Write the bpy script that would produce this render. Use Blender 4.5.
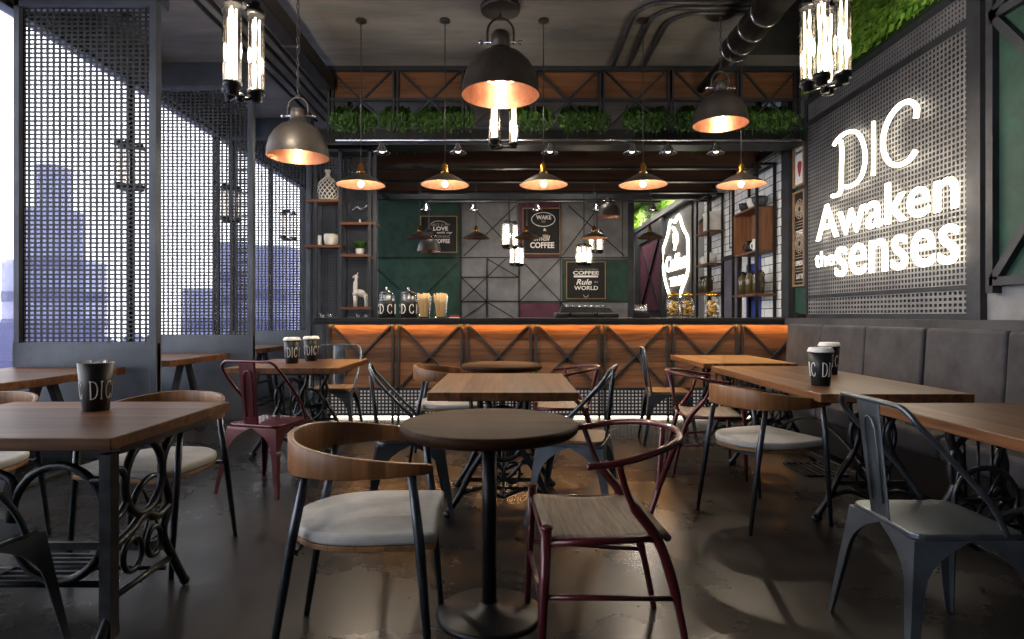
import bpy, math, random
from mathutils import Vector, Matrix
random.seed(7)
PI = math.pi
for o in list(bpy.data.objects):
    bpy.data.objects.remove(o)
scene = bpy.context.scene
COL = scene.collection

# ------------------------------------------------------------------ camera, sky, exposure
EYE = 1.15
cam_data = bpy.data.cameras.new('camera')
cam_data.sensor_width = 36.0
cam_data.lens = 600.0 / 1024.0 * 36.0
cam_data.shift_y = -4.5 / 1024.0
cam_data.clip_start = 0.05
cam_data.clip_end = 400
cam = bpy.data.objects.new('camera', cam_data)
cam.location = (0, 0, EYE)
cam.rotation_euler = (PI / 2, 0, 0)
COL.objects.link(cam)
scene.camera = cam
scene.view_settings.view_transform = 'Standard'
scene.view_settings.look = 'None'
scene.view_settings.gamma = 1.0
scene.view_settings.exposure = 0.66
scene.view_settings.use_curve_mapping = False
scene.cycles.use_denoising = True
scene.cycles.max_bounces = 7
scene.cycles.diffuse_bounces = 4
scene.cycles.transparent_max_bounces = 16
scene.cycles.sample_clamp_indirect = 6.0
scene.cycles.caustics_reflective = False
scene.cycles.caustics_refractive = False

SKY = 3.6
world = bpy.data.worlds.new('sky')
scene.world = world
world.use_nodes = True
wn = world.node_tree
wn.nodes.clear()
wo = wn.nodes.new('ShaderNodeOutputWorld')
wb = wn.nodes.new('ShaderNodeBackground')
wt = wn.nodes.new('ShaderNodeTexCoord')
wsx = wn.nodes.new('ShaderNodeSeparateXYZ')
wr = wn.nodes.new('ShaderNodeValToRGB')
wr.color_ramp.elements[0].position = 0.45
wr.color_ramp.elements[0].color = (0.93, 0.93, 1.0, 1)
wr.color_ramp.elements[1].position = 0.75
wr.color_ramp.elements[1].color = (0.90, 0.93, 1.0, 1)
wm = wn.nodes.new('ShaderNodeMath')
wm.operation = 'MULTIPLY_ADD'
wm.inputs[1].default_value = 0.5
wm.inputs[2].default_value = 0.5
wn.links.new(wt.outputs['Generated'], wsx.inputs[0])
wn.links.new(wsx.outputs['Z'], wm.inputs[0])
wn.links.new(wm.outputs[0], wr.inputs[0])
wn.links.new(wr.outputs[0], wb.inputs[0])
wb.inputs[1].default_value = SKY
wn.links.new(wb.outputs[0], wo.inputs[0])

# ------------------------------------------------------------------ materials
def hx(s, k=1.0):
    c = [int(s[i:i + 2], 16) / 255 for i in (0, 2, 4)]
    return tuple(k * (v / 12.92 if v <= 0.04045 else ((v + 0.055) / 1.055) ** 2.4) for v in c)

def mat(name, c1, c2=None, rough=0.5, metal=0.0, scale=(8, 8, 8), detail=6, bump=0.0, lo=0.35, hi=0.65,
        spec=0.5, rough2=None, coat=0.0, trans=0.0, ior=1.45, distort=0.0):
    m = bpy.data.materials.new(name)
    m.use_nodes = True
    nt = m.node_tree
    b = nt.nodes['Principled BSDF']
    b.inputs['Roughness'].default_value = rough
    b.inputs['Metallic'].default_value = metal
    b.inputs['Coat Weight'].default_value = coat
    b.inputs['Specular IOR Level'].default_value = spec
    b.inputs['Transmission Weight'].default_value = trans
    b.inputs['IOR'].default_value = ior
    b.inputs['Base Color'].default_value = (*c1, 1)
    tc = nt.nodes.new('ShaderNodeTexCoord')
    mp = nt.nodes.new('ShaderNodeMapping')
    mp.inputs['Scale'].default_value = scale
    nz = nt.nodes.new('ShaderNodeTexNoise')
    nz.inputs['Scale'].default_value = 1.0
    nz.inputs['Detail'].default_value = detail
    nz.inputs['Roughness'].default_value = 0.62
    nz.inputs['Distortion'].default_value = distort
    nt.links.new(tc.outputs['Object'], mp.inputs[0])
    nt.links.new(mp.outputs[0], nz.inputs['Vector'])
    cr = nt.nodes.new('ShaderNodeValToRGB')
    cr.color_ramp.elements[0].position = lo
    cr.color_ramp.elements[0].color = (*c1, 1)
    cr.color_ramp.elements[1].position = hi
    cr.color_ramp.elements[1].color = (*(c2 or tuple(v * 1.15 for v in c1)), 1)
    nt.links.new(nz.outputs['Fac'], cr.inputs[0])
    nt.links.new(cr.outputs[0], b.inputs['Base Color'])
    if rough2 is not None:
        mr = nt.nodes.new('ShaderNodeMapRange')
        mr.inputs['From Min'].default_value = 0.3
        mr.inputs['From Max'].default_value = 0.7
        mr.inputs['To Min'].default_value = rough
        mr.inputs['To Max'].default_value = rough2
        nt.links.new(nz.outputs['Fac'], mr.inputs[0])
        nt.links.new(mr.outputs[0], b.inputs['Roughness'])
    if bump:
        bp = nt.nodes.new('ShaderNodeBump')
        bp.inputs['Strength'].default_value = bump
        bp.inputs['Distance'].default_value = 0.01
        nt.links.new(nz.outputs['Fac'], bp.inputs['Height'])
        nt.links.new(bp.outputs[0], b.inputs['Normal'])
    return m

def wood(name, c1, c2, axis=0, rough=0.42, plank=0.12, across=1, gap=0.5, coat=0.0, spec=0.5):
    """planks run along `axis`; `across` is the axis the planks are laid side by side on"""
    m = mat(name, c1, c2, rough=rough, bump=0.12, coat=coat, spec=spec, distort=0.6,
            scale=tuple(1.6 if i == axis else 26 for i in range(3)), lo=0.3, hi=0.7)
    nt = m.node_tree
    b = nt.nodes['Principled BSDF']
    src = b.inputs['Base Color'].links[0].from_socket
    tc = [n for n in nt.nodes if n.type == 'TEX_COORD'][0]
    sx = nt.nodes.new('ShaderNodeSeparateXYZ')
    nt.links.new(tc.outputs['Object'], sx.inputs[0])
    dv = nt.nodes.new('ShaderNodeMath'); dv.operation = 'DIVIDE'
    dv.inputs[1].default_value = plank
    nt.links.new(sx.outputs[across], dv.inputs[0])
    fl = nt.nodes.new('ShaderNodeMath'); fl.operation = 'FLOOR'
    nt.links.new(dv.outputs[0], fl.inputs[0])
    wnz = nt.nodes.new('ShaderNodeTexWhiteNoise'); wnz.noise_dimensions = '1D'
    nt.links.new(fl.outputs[0], wnz.inputs['W'])
    mr = nt.nodes.new('ShaderNodeMapRange')
    mr.inputs['To Min'].default_value = 0.62
    mr.inputs['To Max'].default_value = 1.3
    nt.links.new(wnz.outputs['Value'], mr.inputs[0])
    fr = nt.nodes.new('ShaderNodeMath'); fr.operation = 'FRACT'
    nt.links.new(dv.outputs[0], fr.inputs[0])
    gt = nt.nodes.new('ShaderNodeMath'); gt.operation = 'GREATER_THAN'
    gt.inputs[1].default_value = 0.03
    nt.links.new(fr.outputs[0], gt.inputs[0])
    mg = nt.nodes.new('ShaderNodeMapRange')
    mg.inputs['To Min'].default_value = gap
    nt.links.new(gt.outputs[0], mg.inputs[0])
    mu = nt.nodes.new('ShaderNodeMath'); mu.operation = 'MULTIPLY'
    nt.links.new(mr.outputs[0], mu.inputs[0]); nt.links.new(mg.outputs[0], mu.inputs[1])
    vm = nt.nodes.new('ShaderNodeVectorMath'); vm.operation = 'SCALE'
    nt.links.new(src, vm.inputs[0]); nt.links.new(mu.outputs[0], vm.inputs['Scale'])
    nt.links.new(vm.outputs[0], b.inputs['Base Color'])
    return m

def glow(name, c, strength):
    m = bpy.data.materials.new(name)
    m.use_nodes = True
    b = m.node_tree.nodes['Principled BSDF']
    b.inputs['Base Color'].default_value = (*c, 1)
    b.inputs['Emission Color'].default_value = (*c, 1)
    b.inputs['Emission Strength'].default_value = strength
    return m

def clear_glass(name, tint=(1, 1, 1), gloss=0.1):
    m = bpy.data.materials.new(name)
    m.use_nodes = True
    nt = m.node_tree
    nt.nodes.clear()
    o = nt.nodes.new('ShaderNodeOutputMaterial')
    t = nt.nodes.new('ShaderNodeBsdfTransparent')
    t.inputs[0].default_value = (*tint, 1)
    g = nt.nodes.new('ShaderNodeBsdfGlossy')
    g.inputs['Roughness'].default_value = 0.04
    mx = nt.nodes.new('ShaderNodeMixShader')
    lw = nt.nodes.new('ShaderNodeLayerWeight')
    lw.inputs[0].default_value = 0.3
    mm = nt.nodes.new('ShaderNodeMath'); mm.operation = 'MULTIPLY_ADD'
    mm.inputs[1].default_value = 0.6
    mm.inputs[2].default_value = gloss * 0.4
    nt.links.new(lw.outputs['Fresnel'], mm.inputs[0])
    nt.links.new(mm.outputs[0], mx.inputs[0])
    nt.links.new(t.outputs[0], mx.inputs[1]); nt.links.new(g.outputs[0], mx.inputs[2])
    nt.links.new(mx.outputs[0], o.inputs[0])
    return m

def brick_mat():
    m = mat('white_brick', (0.68, 0.70, 0.70), (0.86, 0.88, 0.88), rough=0.6, scale=(9, 9, 9), bump=0.3)
    nt = m.node_tree
    b = nt.nodes['Principled BSDF']
    src = b.inputs['Base Color'].links[0].from_socket
    tc = [n for n in nt.nodes if n.type == 'TEX_COORD'][0]
    sx = nt.nodes.new('ShaderNodeSeparateXYZ'); cx = nt.nodes.new('ShaderNodeCombineXYZ')
    nt.links.new(tc.outputs['Object'], sx.inputs[0])
    nt.links.new(sx.outputs['Y'], cx.inputs['X']); nt.links.new(sx.outputs['Z'], cx.inputs['Y'])
    br = nt.nodes.new('ShaderNodeTexBrick')
    br.inputs['Scale'].default_value = 1.0
    br.inputs['Brick Width'].default_value = 0.32
    br.inputs['Row Height'].default_value = 0.112
    br.inputs['Mortar Size'].default_value = 0.006
    br.inputs['Mortar Smooth'].default_value = 0.3
    br.inputs['Mortar'].default_value = (0.05, 0.05, 0.055, 1)
    nt.links.new(cx.outputs[0], br.inputs['Vector'])
    nt.links.new(src, br.inputs['Color1']); nt.links.new(src, br.inputs['Color2'])
    nt.links.new(br.outputs['Color'], b.inputs['Base Color'])
    bp = nt.nodes.new('ShaderNodeBump')
    bp.inputs['Distance'].default_value = 0.012
    bp.invert = True
    nt.links.new(br.outputs['Fac'], bp.inputs['Height'])
    nt.links.new(bp.outputs[0], b.inputs['Normal'])
    return m

M = {}
M['table'] = wood('table_wood', hx('3f2817'), hx('785033'), axis=0, across=1, rough=0.4, plank=0.11, gap=0.75, spec=.28)
M['table_y'] = wood('table_wood_lengthwise', hx('4a2f1e'), hx('8a6040'), axis=1, across=0, rough=0.34, plank=0.11, gap=0.75)
M['round'] = wood('round_table_wood', hx('2b1b10'), hx('4a3222'), axis=0, across=1, rough=0.5, plank=0.14, gap=0.8, spec=.07)
M['band'] = wood('bentwood', hx('6a4426'), hx('96673f'), axis=2, across=0, rough=0.4, plank=0.05, gap=0.9)
M['barwood'] = wood('bar_board', hx('4c3324'), hx('7f5a40'), axis=0, across=2, rough=0.5, plank=0.155, gap=0.6)
M['beamwood'] = wood('canopy_board', hx('573822'), hx('8f6140'), axis=0, across=2, rough=0.55, plank=0.13, gap=0.5)
M['darkboard'] = wood('inner_board', hx('3a2417'), hx('63412b'), axis=0, across=2, rough=0.6, plank=0.13, gap=0.5)
M['shelfwood'] = wood('shelf_wood', hx('5a3220'), hx('86543a'), axis=0, across=1, rough=0.5, plank=0.2)
M['boxwood'] = wood('box_wood', hx('5a3826'), hx('8a6044'), axis=2, across=1, rough=0.5, plank=0.1)
M['seatwood'] = wood('seat_wood', hx('7a5636'), hx('a37c55'), axis=1, across=0, rough=0.45, plank=0.09)
M['steel'] = mat('dark_steel', hx('24262b'), hx('34373d'), rough=0.45, metal=0.6, scale=(6, 6, 6), bump=0.03)
M['frame'] = mat('frame_steel', hx('2a2c31'), hx('393c42'), rough=0.5, metal=0.3, scale=(5, 5, 5), bump=0.04)
M['blueframe'] = mat('blue_grey_steel', hx('464b54'), hx('5f6670'), rough=0.42, metal=0.2, scale=(1.5, 1.5, 1.5), bump=0.03)
M['mesh'] = mat('perforated_steel', hx('2b2c2e'), hx('3b3c3f'), rough=0.5, metal=0.4, scale=(5, 5, 5))
M['signmesh'] = mat('sign_mesh_steel', hx('717274'), hx('8b8c8d'), rough=0.45, metal=0.35, scale=(3, 3, 3))
M['chairleg'] = mat('gunmetal_tube', hx('3b4047'), hx('555b63'), rough=0.32, metal=0.8, scale=(7, 7, 7))
M['greytin'] = mat('grey_tin', hx('50575f'), hx('6d757e'), rough=0.3, metal=0.8, scale=(5, 5, 5), rough2=0.42)
M['redtin'] = mat('maroon_lacquer', hx('45161c'), hx('5a2026'), rough=0.28, metal=0.25, scale=(4, 4, 4), coat=0.4)
M['iron'] = mat('cast_iron', hx('2a2c2f'), hx('404347'), rough=0.33, metal=0.75, scale=(20, 20, 20), bump=0.12)
M['black'] = mat('black_steel', hx('101113'), hx('1b1c1f'), rough=0.4, metal=0.3, scale=(6, 6, 6))
M['cushion'] = mat('pale_leather', hx('9d9c9a'), hx('bcbab6'), rough=0.6, scale=(9, 9, 9), bump=0.12, lo=0.3, hi=0.7)
M['canvas'] = mat('woven_cord', hx('8c7c6c'), hx('ad9c8a'), rough=0.8, scale=(90, 6, 6), bump=0.3)
M['sofa'] = mat('charcoal_velvet', hx('29282b'), hx('444347'), rough=0.75, scale=(5, 5, 5), bump=0.2, lo=0.3, hi=0.7)
M['floor'] = mat('polished_concrete', hx('171617'), hx('302c29'), rough=0.16, rough2=0.42, scale=(1.1, 1.1, 1.1), detail=9, bump=0.05, lo=0.3, hi=0.7)
M['ceil'] = mat('raw_concrete', hx('62605c'), hx('8e8b86'), rough=0.8, scale=(0.8, 3.2, 1), detail=9, bump=0.25, lo=0.3, hi=0.72)
M['conc'] = mat('grey_concrete', hx('5c5d60'), hx('85868a'), rough=0.75, scale=(2.3, 2.3, 2.3), detail=9, bump=0.2, lo=0.3, hi=0.7)
M['darkconc'] = mat('dark_plaster', hx('2e2f33'), hx('45464a'), rough=0.75, scale=(2, 2, 2), detail=8, bump=0.15)
M['green'] = mat('green_panel', hx('15322a'), hx('20463a'), rough=0.65, scale=(6, 6, 6), bump=0.1)
M['maroon'] = mat('maroon_panel', hx('4a2034'), hx('5e2c44'), rough=0.6, scale=(6, 6, 6), bump=0.1)
M['chalk'] = mat('blackboard', hx('060709'), hx('0e0f12'), rough=0.7, scale=(7, 7, 7))
M['white'] = mat('white_print', hx('d6d4cf'), hx('f0eee9'), rough=0.7, scale=(30, 30, 30))
M['offwhite'] = mat('off_white_ceramic', hx('c9c6c0'), hx('e2e0da'), rough=0.35, scale=(8, 8, 8))
M['tanframe'] = mat('tan_wood_frame', hx('80654a'), hx('9c7e5c'), rough=0.5, scale=(3, 3, 20))
M['tanprint'] = mat('tan_print', hx('958a7c'), hx('aca092'), rough=0.7, scale=(30, 30, 30))
M['blackcup'] = mat('black_paper', hx('0e0f11'), hx('17181b'), rough=0.45, scale=(40, 40, 40))
M['copper'] = mat('copper_inside', hx('a06c50'), hx('b98466'), rough=0.36, metal=0.85, scale=(14, 14, 14), bump=0.1)
M['brass'] = mat('brass', hx('c08a3c'), hx('dca95a'), rough=0.25, metal=0.95, scale=(9, 9, 9))
M['shade'] = mat('dark_lamp_shade', hx('34302e'), hx('494441'), rough=0.45, metal=0.4, scale=(5, 5, 5))
M['conduit'] = mat('conduit_grey', hx('3a3a3c'), hx('525254'), rough=0.45, metal=0.5, scale=(5, 5, 5))
M['duct'] = mat('galvanised_duct', hx('2c2a29'), hx('433f3b'), rough=0.3, metal=0.8, scale=(3, 3, 3), rough2=0.45)
M['leaf'] = mat('fern_leaf', hx('23430f'), hx('4a741f'), rough=0.5, scale=(12, 12, 12), lo=0.3, hi=0.7)
M['moss'] = mat('living_wall_leaf', hx('5c9a2c'), hx('a8d65a'), rough=0.5, scale=(9, 9, 9), lo=0.3, hi=0.7)
M['mossbase'] = mat('living_wall_backing', hx('1a2a10'), hx('28401a'), rough=0.9, scale=(9, 9, 9))
M['bulb'] = glow('bulb_glow', (1.0, 0.82, 0.6), 14)
M['filament'] = glow('filament_glow', (1.0, 0.86, 0.66), 4.0)
M['neon'] = glow('white_neon', (1.0, 0.88, 0.68), 4.0)
M['ledorange'] = glow('orange_led', (1.0, 0.46, 0.13), 46)
M['ledwhite'] = glow('white_led', (1.0, 0.9, 0.72), 3.5)
M['plinthlight'] = glow('backlit_plinth', (0.75, 0.72, 0.68), 0.17)
M['glass'] = clear_glass('window_glass')
M['tubeglass'] = clear_glass('lamp_glass', (1.0, 0.97, 0.93), 0.35)
M['jarglass'] = clear_glass('jar_glass', (0.985, 0.99, 0.985), 0.12)
M['brick'] = brick_mat()
M['stirrer'] = mat('stirrer_wood', hx('e0b878'), hx('f4dcae'), rough=0.6, scale=(60, 60, 3))
M['biscuit'] = mat('golden_biscuits', hx('8a6426'), hx('d8b866'), rough=0.6, scale=(22, 22, 22), bump=0.5, lo=0.4, hi=0.6)
M['amber'] = mat('olive_glass_bottle', hx('3c3420'), hx('5a4e30'), rough=0.2, scale=(9, 9, 9), coat=0.5)
M['blueposter'] = mat('blue_print', hx('27336e'), hx('3b4c98'), rough=0.5, scale=(4, 4, 4))
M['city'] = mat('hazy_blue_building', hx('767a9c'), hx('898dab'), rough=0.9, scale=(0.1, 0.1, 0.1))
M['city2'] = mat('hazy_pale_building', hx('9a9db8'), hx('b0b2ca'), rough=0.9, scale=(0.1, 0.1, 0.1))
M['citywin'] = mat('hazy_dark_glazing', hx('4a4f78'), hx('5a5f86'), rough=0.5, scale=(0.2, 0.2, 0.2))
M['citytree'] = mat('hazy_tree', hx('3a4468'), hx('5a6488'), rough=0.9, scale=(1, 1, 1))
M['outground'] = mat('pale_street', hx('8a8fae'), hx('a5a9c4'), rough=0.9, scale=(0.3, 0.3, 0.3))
M['red'] = mat('red_print', hx('8e1c22'), hx('b03036'), rough=0.6, scale=(9, 9, 9))
M['chrome'] = mat('chrome', hx('b8b8ba'), hx('d8d8da'), rough=0.15, metal=0.95, scale=(5, 5, 5))
M['greydoor'] = mat('mauve_grey_door', hx('55525c'), hx('6a6772'), rough=0.55, scale=(3, 3, 3))

# ------------------------------------------------------------------ mesh builder
class MB:
    def __init__(s):
        s.v = []; s.f = []; s.sm = []
    def add(s, vs, fs, smooth=False):
        o = len(s.v)
        s.v += [tuple(v) for v in vs]
        s.f += [tuple(i + o for i in f) for f in fs]
        s.sm += [smooth] * len(fs)
        return s
    def box(s, x0, x1, y0, y1, z0, z1):
        vs = [(x, y, z) for z in (z0, z1) for y in (y0, y1) for x in (x0, x1)]
        return s.add(vs, [(0, 2, 3, 1), (4, 5, 7, 6), (0, 1, 5, 4), (2, 6, 7, 3), (0, 4, 6, 2), (1, 3, 7, 5)])
    def cbox(s, c, size, rz=0.0):
        hx_, hy, hz = (a / 2 for a in size)
        ca, sa = math.cos(rz), math.sin(rz)
        vs = []
        for z in (-hz, hz):
            for y in (-hy, hy):
                for x in (-hx_, hx_):
                    vs.append((c[0] + x * ca - y * sa, c[1] + x * sa + y * ca, c[2] + z))
        return s.add(vs, [(0, 2, 3, 1), (4, 5, 7, 6), (0, 1, 5, 4), (2, 6, 7, 3), (0, 4, 6, 2), (1, 3, 7, 5)])
    def bar(s, p, q, w, h, up=(0, 0, 1)):
        p, q = Vector(p), Vector(q)
        d = (q - p).normalized()
        up = Vector(up)
        if abs(d.dot(up)) > 0.98:
            up = Vector((0, 1, 0))
        a = d.cross(up).normalized(); b = a.cross(d)
        vs = []
        for c in (p, q):
            for i, j in ((-1, -1), (1, -1), (1, 1), (-1, 1)):
                vs.append(c + a * (i * w / 2) + b * (j * h / 2))
        return s.add(vs, [(3, 2, 1, 0), (4, 5, 6, 7), (0, 1, 5, 4), (1, 2, 6, 5), (2, 3, 7, 6), (3, 0, 4, 7)])
    def tube(s, pts, r, seg=8, closed=False, flat=1.0):
        pts = [Vector(p) for p in pts]
        n = len(pts)
        rs = r if isinstance(r, (list, tuple)) else [r] * n
        rings = []
        prev = None
        for i, p in enumerate(pts):
            if closed:
                t = (pts[(i + 1) % n] - pts[i - 1]).normalized()
            else:
                t = (pts[min(i + 1, n - 1)] - pts[max(i - 1, 0)]).normalized()
            if prev is None:
                u = Vector((0, 0, 1)) if abs(t.z) < 0.9 else Vector((1, 0, 0))
                a = (u - t * u.dot(t)).normalized()
            else:
                a = (prev - t * prev.dot(t)).normalized()
            prev = a
            b = t.cross(a)
            rings.append([p + (a * math.cos(k * 2 * PI / seg) * flat + b * math.sin(k * 2 * PI / seg)) * rs[i] for k in range(seg)])
        vs = [v for ring in rings for v in ring]
        fs = []
        m = n if closed else n - 1
        for i in range(m):
            for k in range(seg):
                a0 = i * seg + k; a1 = i * seg + (k + 1) % seg
                j = ((i + 1) % n) * seg
                fs.append((a0, a1, j + (k + 1) % seg, j + k))
        s.add(vs, fs, True)
        if not closed:
            o = len(s.v) - len(vs)
            s.f.append(tuple(o + k for k in reversed(range(seg)))); s.sm.append(False)
            s.f.append(tuple(o + (n - 1) * seg + k for k in range(seg))); s.sm.append(False)
        return s
    def lathe(s, prof, c=(0, 0, 0), seg=24, smooth=True, cap=True):
        vs = []
        for r, z in prof:
            for k in range(seg):
                a = 2 * PI * k / seg
                vs.append((c[0] + r * math.cos(a), c[1] + r * math.sin(a), c[2] + z))
        fs = []
        for i in range(len(prof) - 1):
            for k in range(seg):
                fs.append((i * seg + k, i * seg + (k + 1) % seg, (i + 1) * seg + (k + 1) % seg, (i + 1) * seg + k))
        s.add(vs, fs, smooth)
        if cap:
            o = len(s.v) - len(vs)
            if prof[0][0] > 1e-4:
                s.f.append(tuple(o + k for k in reversed(range(seg)))); s.sm.append(False)
            if prof[-1][0] > 1e-4:
                s.f.append(tuple(o + (len(prof) - 1) * seg + k for k in range(seg))); s.sm.append(False)
        return s
    def prism(s, poly, z0, z1, fn=None):
        """poly in (u,v); fn maps (u,v,w) to xyz"""
        fn = fn or (lambda u, v, w: (u, v, w))
        n = len(poly)
        vs = [fn(u, v, z0) for u, v in poly] + [fn(u, v, z1) for u, v in poly]
        fs = [tuple(reversed(range(n))), tuple(range(n, 2 * n))] + [(i, (i + 1) % n, n + (i + 1) % n, n + i) for i in range(n)]
        return s.add(vs, fs)
    def ball(s, c, r, seg=12, sq=(1, 1, 1)):
        rings = seg // 2
        vs = []
        for i in range(rings + 1):
            t = PI * i / rings
            for k in range(seg):
                a = 2 * PI * k / seg
                vs.append((c[0] + r * sq[0] * math.sin(t) * math.cos(a), c[1] + r * sq[1] * math.sin(t) * math.sin(a), c[2] - r * sq[2] * math.cos(t)))
        fs = [(i * seg + k, i * seg + (k + 1) % seg, (i + 1) * seg + (k + 1) % seg, (i + 1) * seg + k) for i in range(rings) for k in range(seg)]
        return s.add(vs, fs, True)
    def mapped(s, fn):
        s.v = [tuple(fn(*v)) for v in s.v]
        return s
    def build(s, name, m, parent=None, bevel=0.0, seg=2):
        me = bpy.data.meshes.new(name)
        me.from_pydata(s.v, [], s.f)
        me.polygons.foreach_set('use_smooth', s.sm)
        me.materials.append(M[m] if isinstance(m, str) else m)
        me.update()
        o = bpy.data.objects.new(name, me)
        COL.objects.link(o)
        if parent is not None:
            o.parent = parent
        if bevel:
            bv = o.modifiers.new('edge', 'BEVEL')
            bv.width = bevel; bv.segments = seg; bv.limit_method = 'ANGLE'
            bv.angle_limit = math.radians(40)
        return o

def tag(o, label, cat, group=None):
    o['label'] = label; o['category'] = cat
    if group:
        o['group'] = group
    return o
def thing(name, label, cat, loc=(0, 0, 0), rz=0.0, group=None):
    o = bpy.data.objects.new(name, None)
    o.empty_display_size = 0.1
    COL.objects.link(o)
    o.location = loc; o.rotation_euler = (0, 0, rz)
    return tag(o, label, cat, group)
def struct(name, mb, m, parent=None, bevel=0):
    o = mb.build(name, m, parent, bevel)
    if parent is None:
        o['kind'] = 'structure'
    return o
def kids(o):
    return [c for c in o.children]
def dup(root, loc, rz, label, cat=None, group=None):
    def cp(o, par):
        c = o.copy(); COL.objects.link(c)
        if par is not None:
            c.parent = par
        for ch in kids(o):
            cp(ch, c)
        return c
    r = cp(root, None)
    r.location = loc; r.rotation_euler = (0, 0, rz); r['label'] = label
    if group:
        r['group'] = group
    return r
def bez(p0, p1, p2, p3, n=10):
    out = []
    for i in range(n + 1):
        t = i / n
        out.append(tuple((1 - t) ** 3 * a + 3 * t * (1 - t) ** 2 * b + 3 * t * t * (1 - t) * c + t ** 3 * d for a, b, c, d in zip(p0, p1, p2, p3)))
    return out
def arc(c, r, a0, a1, n, fn=None, ry=None):
    ry = ry or r
    out = []
    for i in range(n + 1):
        a = a0 + (a1 - a0) * i / n
        out.append((c[0] + r * math.cos(a), c[1] + ry * math.sin(a)))
    return [fn(*p) for p in out] if fn else out
def smooth_path(pts, n=6):
    """Catmull-Rom through points"""
    P = [Vector(p) for p in pts]
    out = []
    for i in range(len(P) - 1):
        p0 = P[max(i - 1, 0)]; p1 = P[i]; p2 = P[i + 1]; p3 = P[min(i + 2, len(P) - 1)]
        for k in range(n):
            t = k / n
            out.append(0.5 * ((2 * p1) + (-p0 + p2) * t + (2 * p0 - 5 * p1 + 4 * p2 - p3) * t * t + (-p0 + 3 * p1 - 3 * p2 + p3) * t ** 3))
    out.append(P[-1])
    return out

def text_mb(mb, s, box, fn, bold=0.0, depth=0.01, shear=0.0):
    """lettering scaled to fill box=(u0,u1,v0,v1); fn maps (u,v,w) to xyz"""
    cu = bpy.data.curves.new('lettering', 'FONT')
    cu.body = s; cu.size = 1.0; cu.offset = bold; cu.shear = shear
    cu.resolution_u = 3
    to = bpy.data.objects.new('lettering', cu)
    COL.objects.link(to)
    bpy.context.view_layer.update()
    dg = bpy.context.evaluated_depsgraph_get()
    me = bpy.data.meshes.new_from_object(to.evaluated_get(dg))
    vs = [v.co.copy() for v in me.vertices]
    fs = [tuple(p.vertices) for p in me.polygons]
    bpy.data.objects.remove(to); bpy.data.curves.remove(cu); bpy.data.meshes.remove(me)
    if not vs:
        return mb
    x0 = min(v.x for v in vs); x1 = max(v.x for v in vs)
    y0 = min(v.y for v in vs); y1 = max(v.y for v in vs)
    u0, u1, v0, v1 = box
    m = lambda v, w: fn(u0 + (v.x - x0) / (x1 - x0) * (u1 - u0), v0 + (v.y - y0) / (y1 - y0) * (v1 - v0), w)
    n = len(vs)
    allv = [m(v, depth) for v in vs]
    allf = list(fs)
    if depth:
        ec = {}
        for f in fs:
            for i in range(len(f)):
                e = (f[i], f[(i + 1) % len(f)])
                ec[e] = ec.get(e, 0) + 1
        allv += [m(v, 0) for v in vs]
        allf += [tuple(i + n for i in reversed(f)) for f in fs]
        for (a, b) in ec:
            if (b, a) not in ec:
                allf.append((a, b, b + n, a + n))
    mb.add(allv, allf)
    return mb

def grid_mb(mb, u0, u1, v0, v1, pu, pv, wu, wv, t, fn):
    """bars crossing in a u/v plane, wu/wv their widths, t the sheet thickness"""
    nu = max(1, round((u1 - u0) / pu)); nv = max(1, round((v1 - v0) / pv))
    def b(a0, a1, b0, b1, w0, w1):
        vs = [fn(u, v, w) for w in (w0, w1) for v in (b0, b1) for u in (a0, a1)]
        mb.add(vs, [(0, 2, 3, 1), (4, 5, 7, 6), (0, 1, 5, 4), (2, 6, 7, 3), (0, 4, 6, 2), (1, 3, 7, 5)])
    for i in range(nu + 1):
        u = u0 + (u1 - u0) * i / nu
        b(u - wu / 2, u + wu / 2, v0, v1, 0, t)
    for j in range(nv + 1):
        v = v0 + (v1 - v0) * j / nv
        b(u0, u1, v - wv / 2, v + wv / 2, 0.0002, t - 0.0002)
    return mb

RW = 3.35      # right wall plane
LW = -4.0      # window wall plane
CZ = 3.93      # ceiling
WR = lambda u, v, w: (RW - w, u, v)             # right wall: u = depth, w = out of the wall
def back(y):
    return lambda u, v, w: (u, y - w, v)
# ------------------------------------------------------------------ the room
YB = 10.3      # back wall behind the bar
YF = -3.2
struct('floor', MB().box(-6.0, RW + .2, YF - .2, 17.4, -.12, 0), 'floor')
struct('ceiling', MB().box(LW - .3, 2.45, YF - .2, 6.76, CZ, CZ + .15).box(LW - .3, RW + .2, 6.76, 17.4, CZ, CZ + .15), 'ceil')
struct('ceiling_drop', MB().box(2.45, 2.5, YF - .2, 6.76, CZ, 5.0).box(2.45, RW + .2, 6.76, 6.81, CZ + .15, 5.0), 'darkconc')
HZ = 5.0       # the ceiling is raised along the right wall
struct('ceiling_raised', MB().box(2.45, RW + .2, YF - .2, 6.76, HZ, HZ + .13), 'darkconc')
struct('wall_right', MB().box(RW, RW + .2, YF, 6.76, 0, HZ).box(RW, RW + .2, 6.76, 17.4, 0, CZ), 'conc')
struct('wall_front', MB().box(LW - .3, RW + .2, YF - .2, YF, 0, CZ).box(2.45, RW + .2, YF - .2, YF, CZ, HZ), 'darkconc')
struct('wall_back', MB().box(-2.35, 2.0, YB, YB + .15, 0, CZ), 'conc')
struct('wall_back_left', MB().box(LW - .3, -2.2, 12.2, 12.35, 0, CZ).box(-2.35, -2.2, YB + .15, 12.2, 0, CZ), 'darkconc')
struct('wall_corridor', MB().box(1.85, 2.0, YB + .15, 17.2, 0, CZ), 'conc')
struct('wall_corridor_end', MB().box(1.85, RW, 17.2, 17.4, 0, CZ), 'conc')
struct('wall_brick', MB().box(RW - .05, RW, 7.24, YB, 0, CZ), 'brick')
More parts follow.
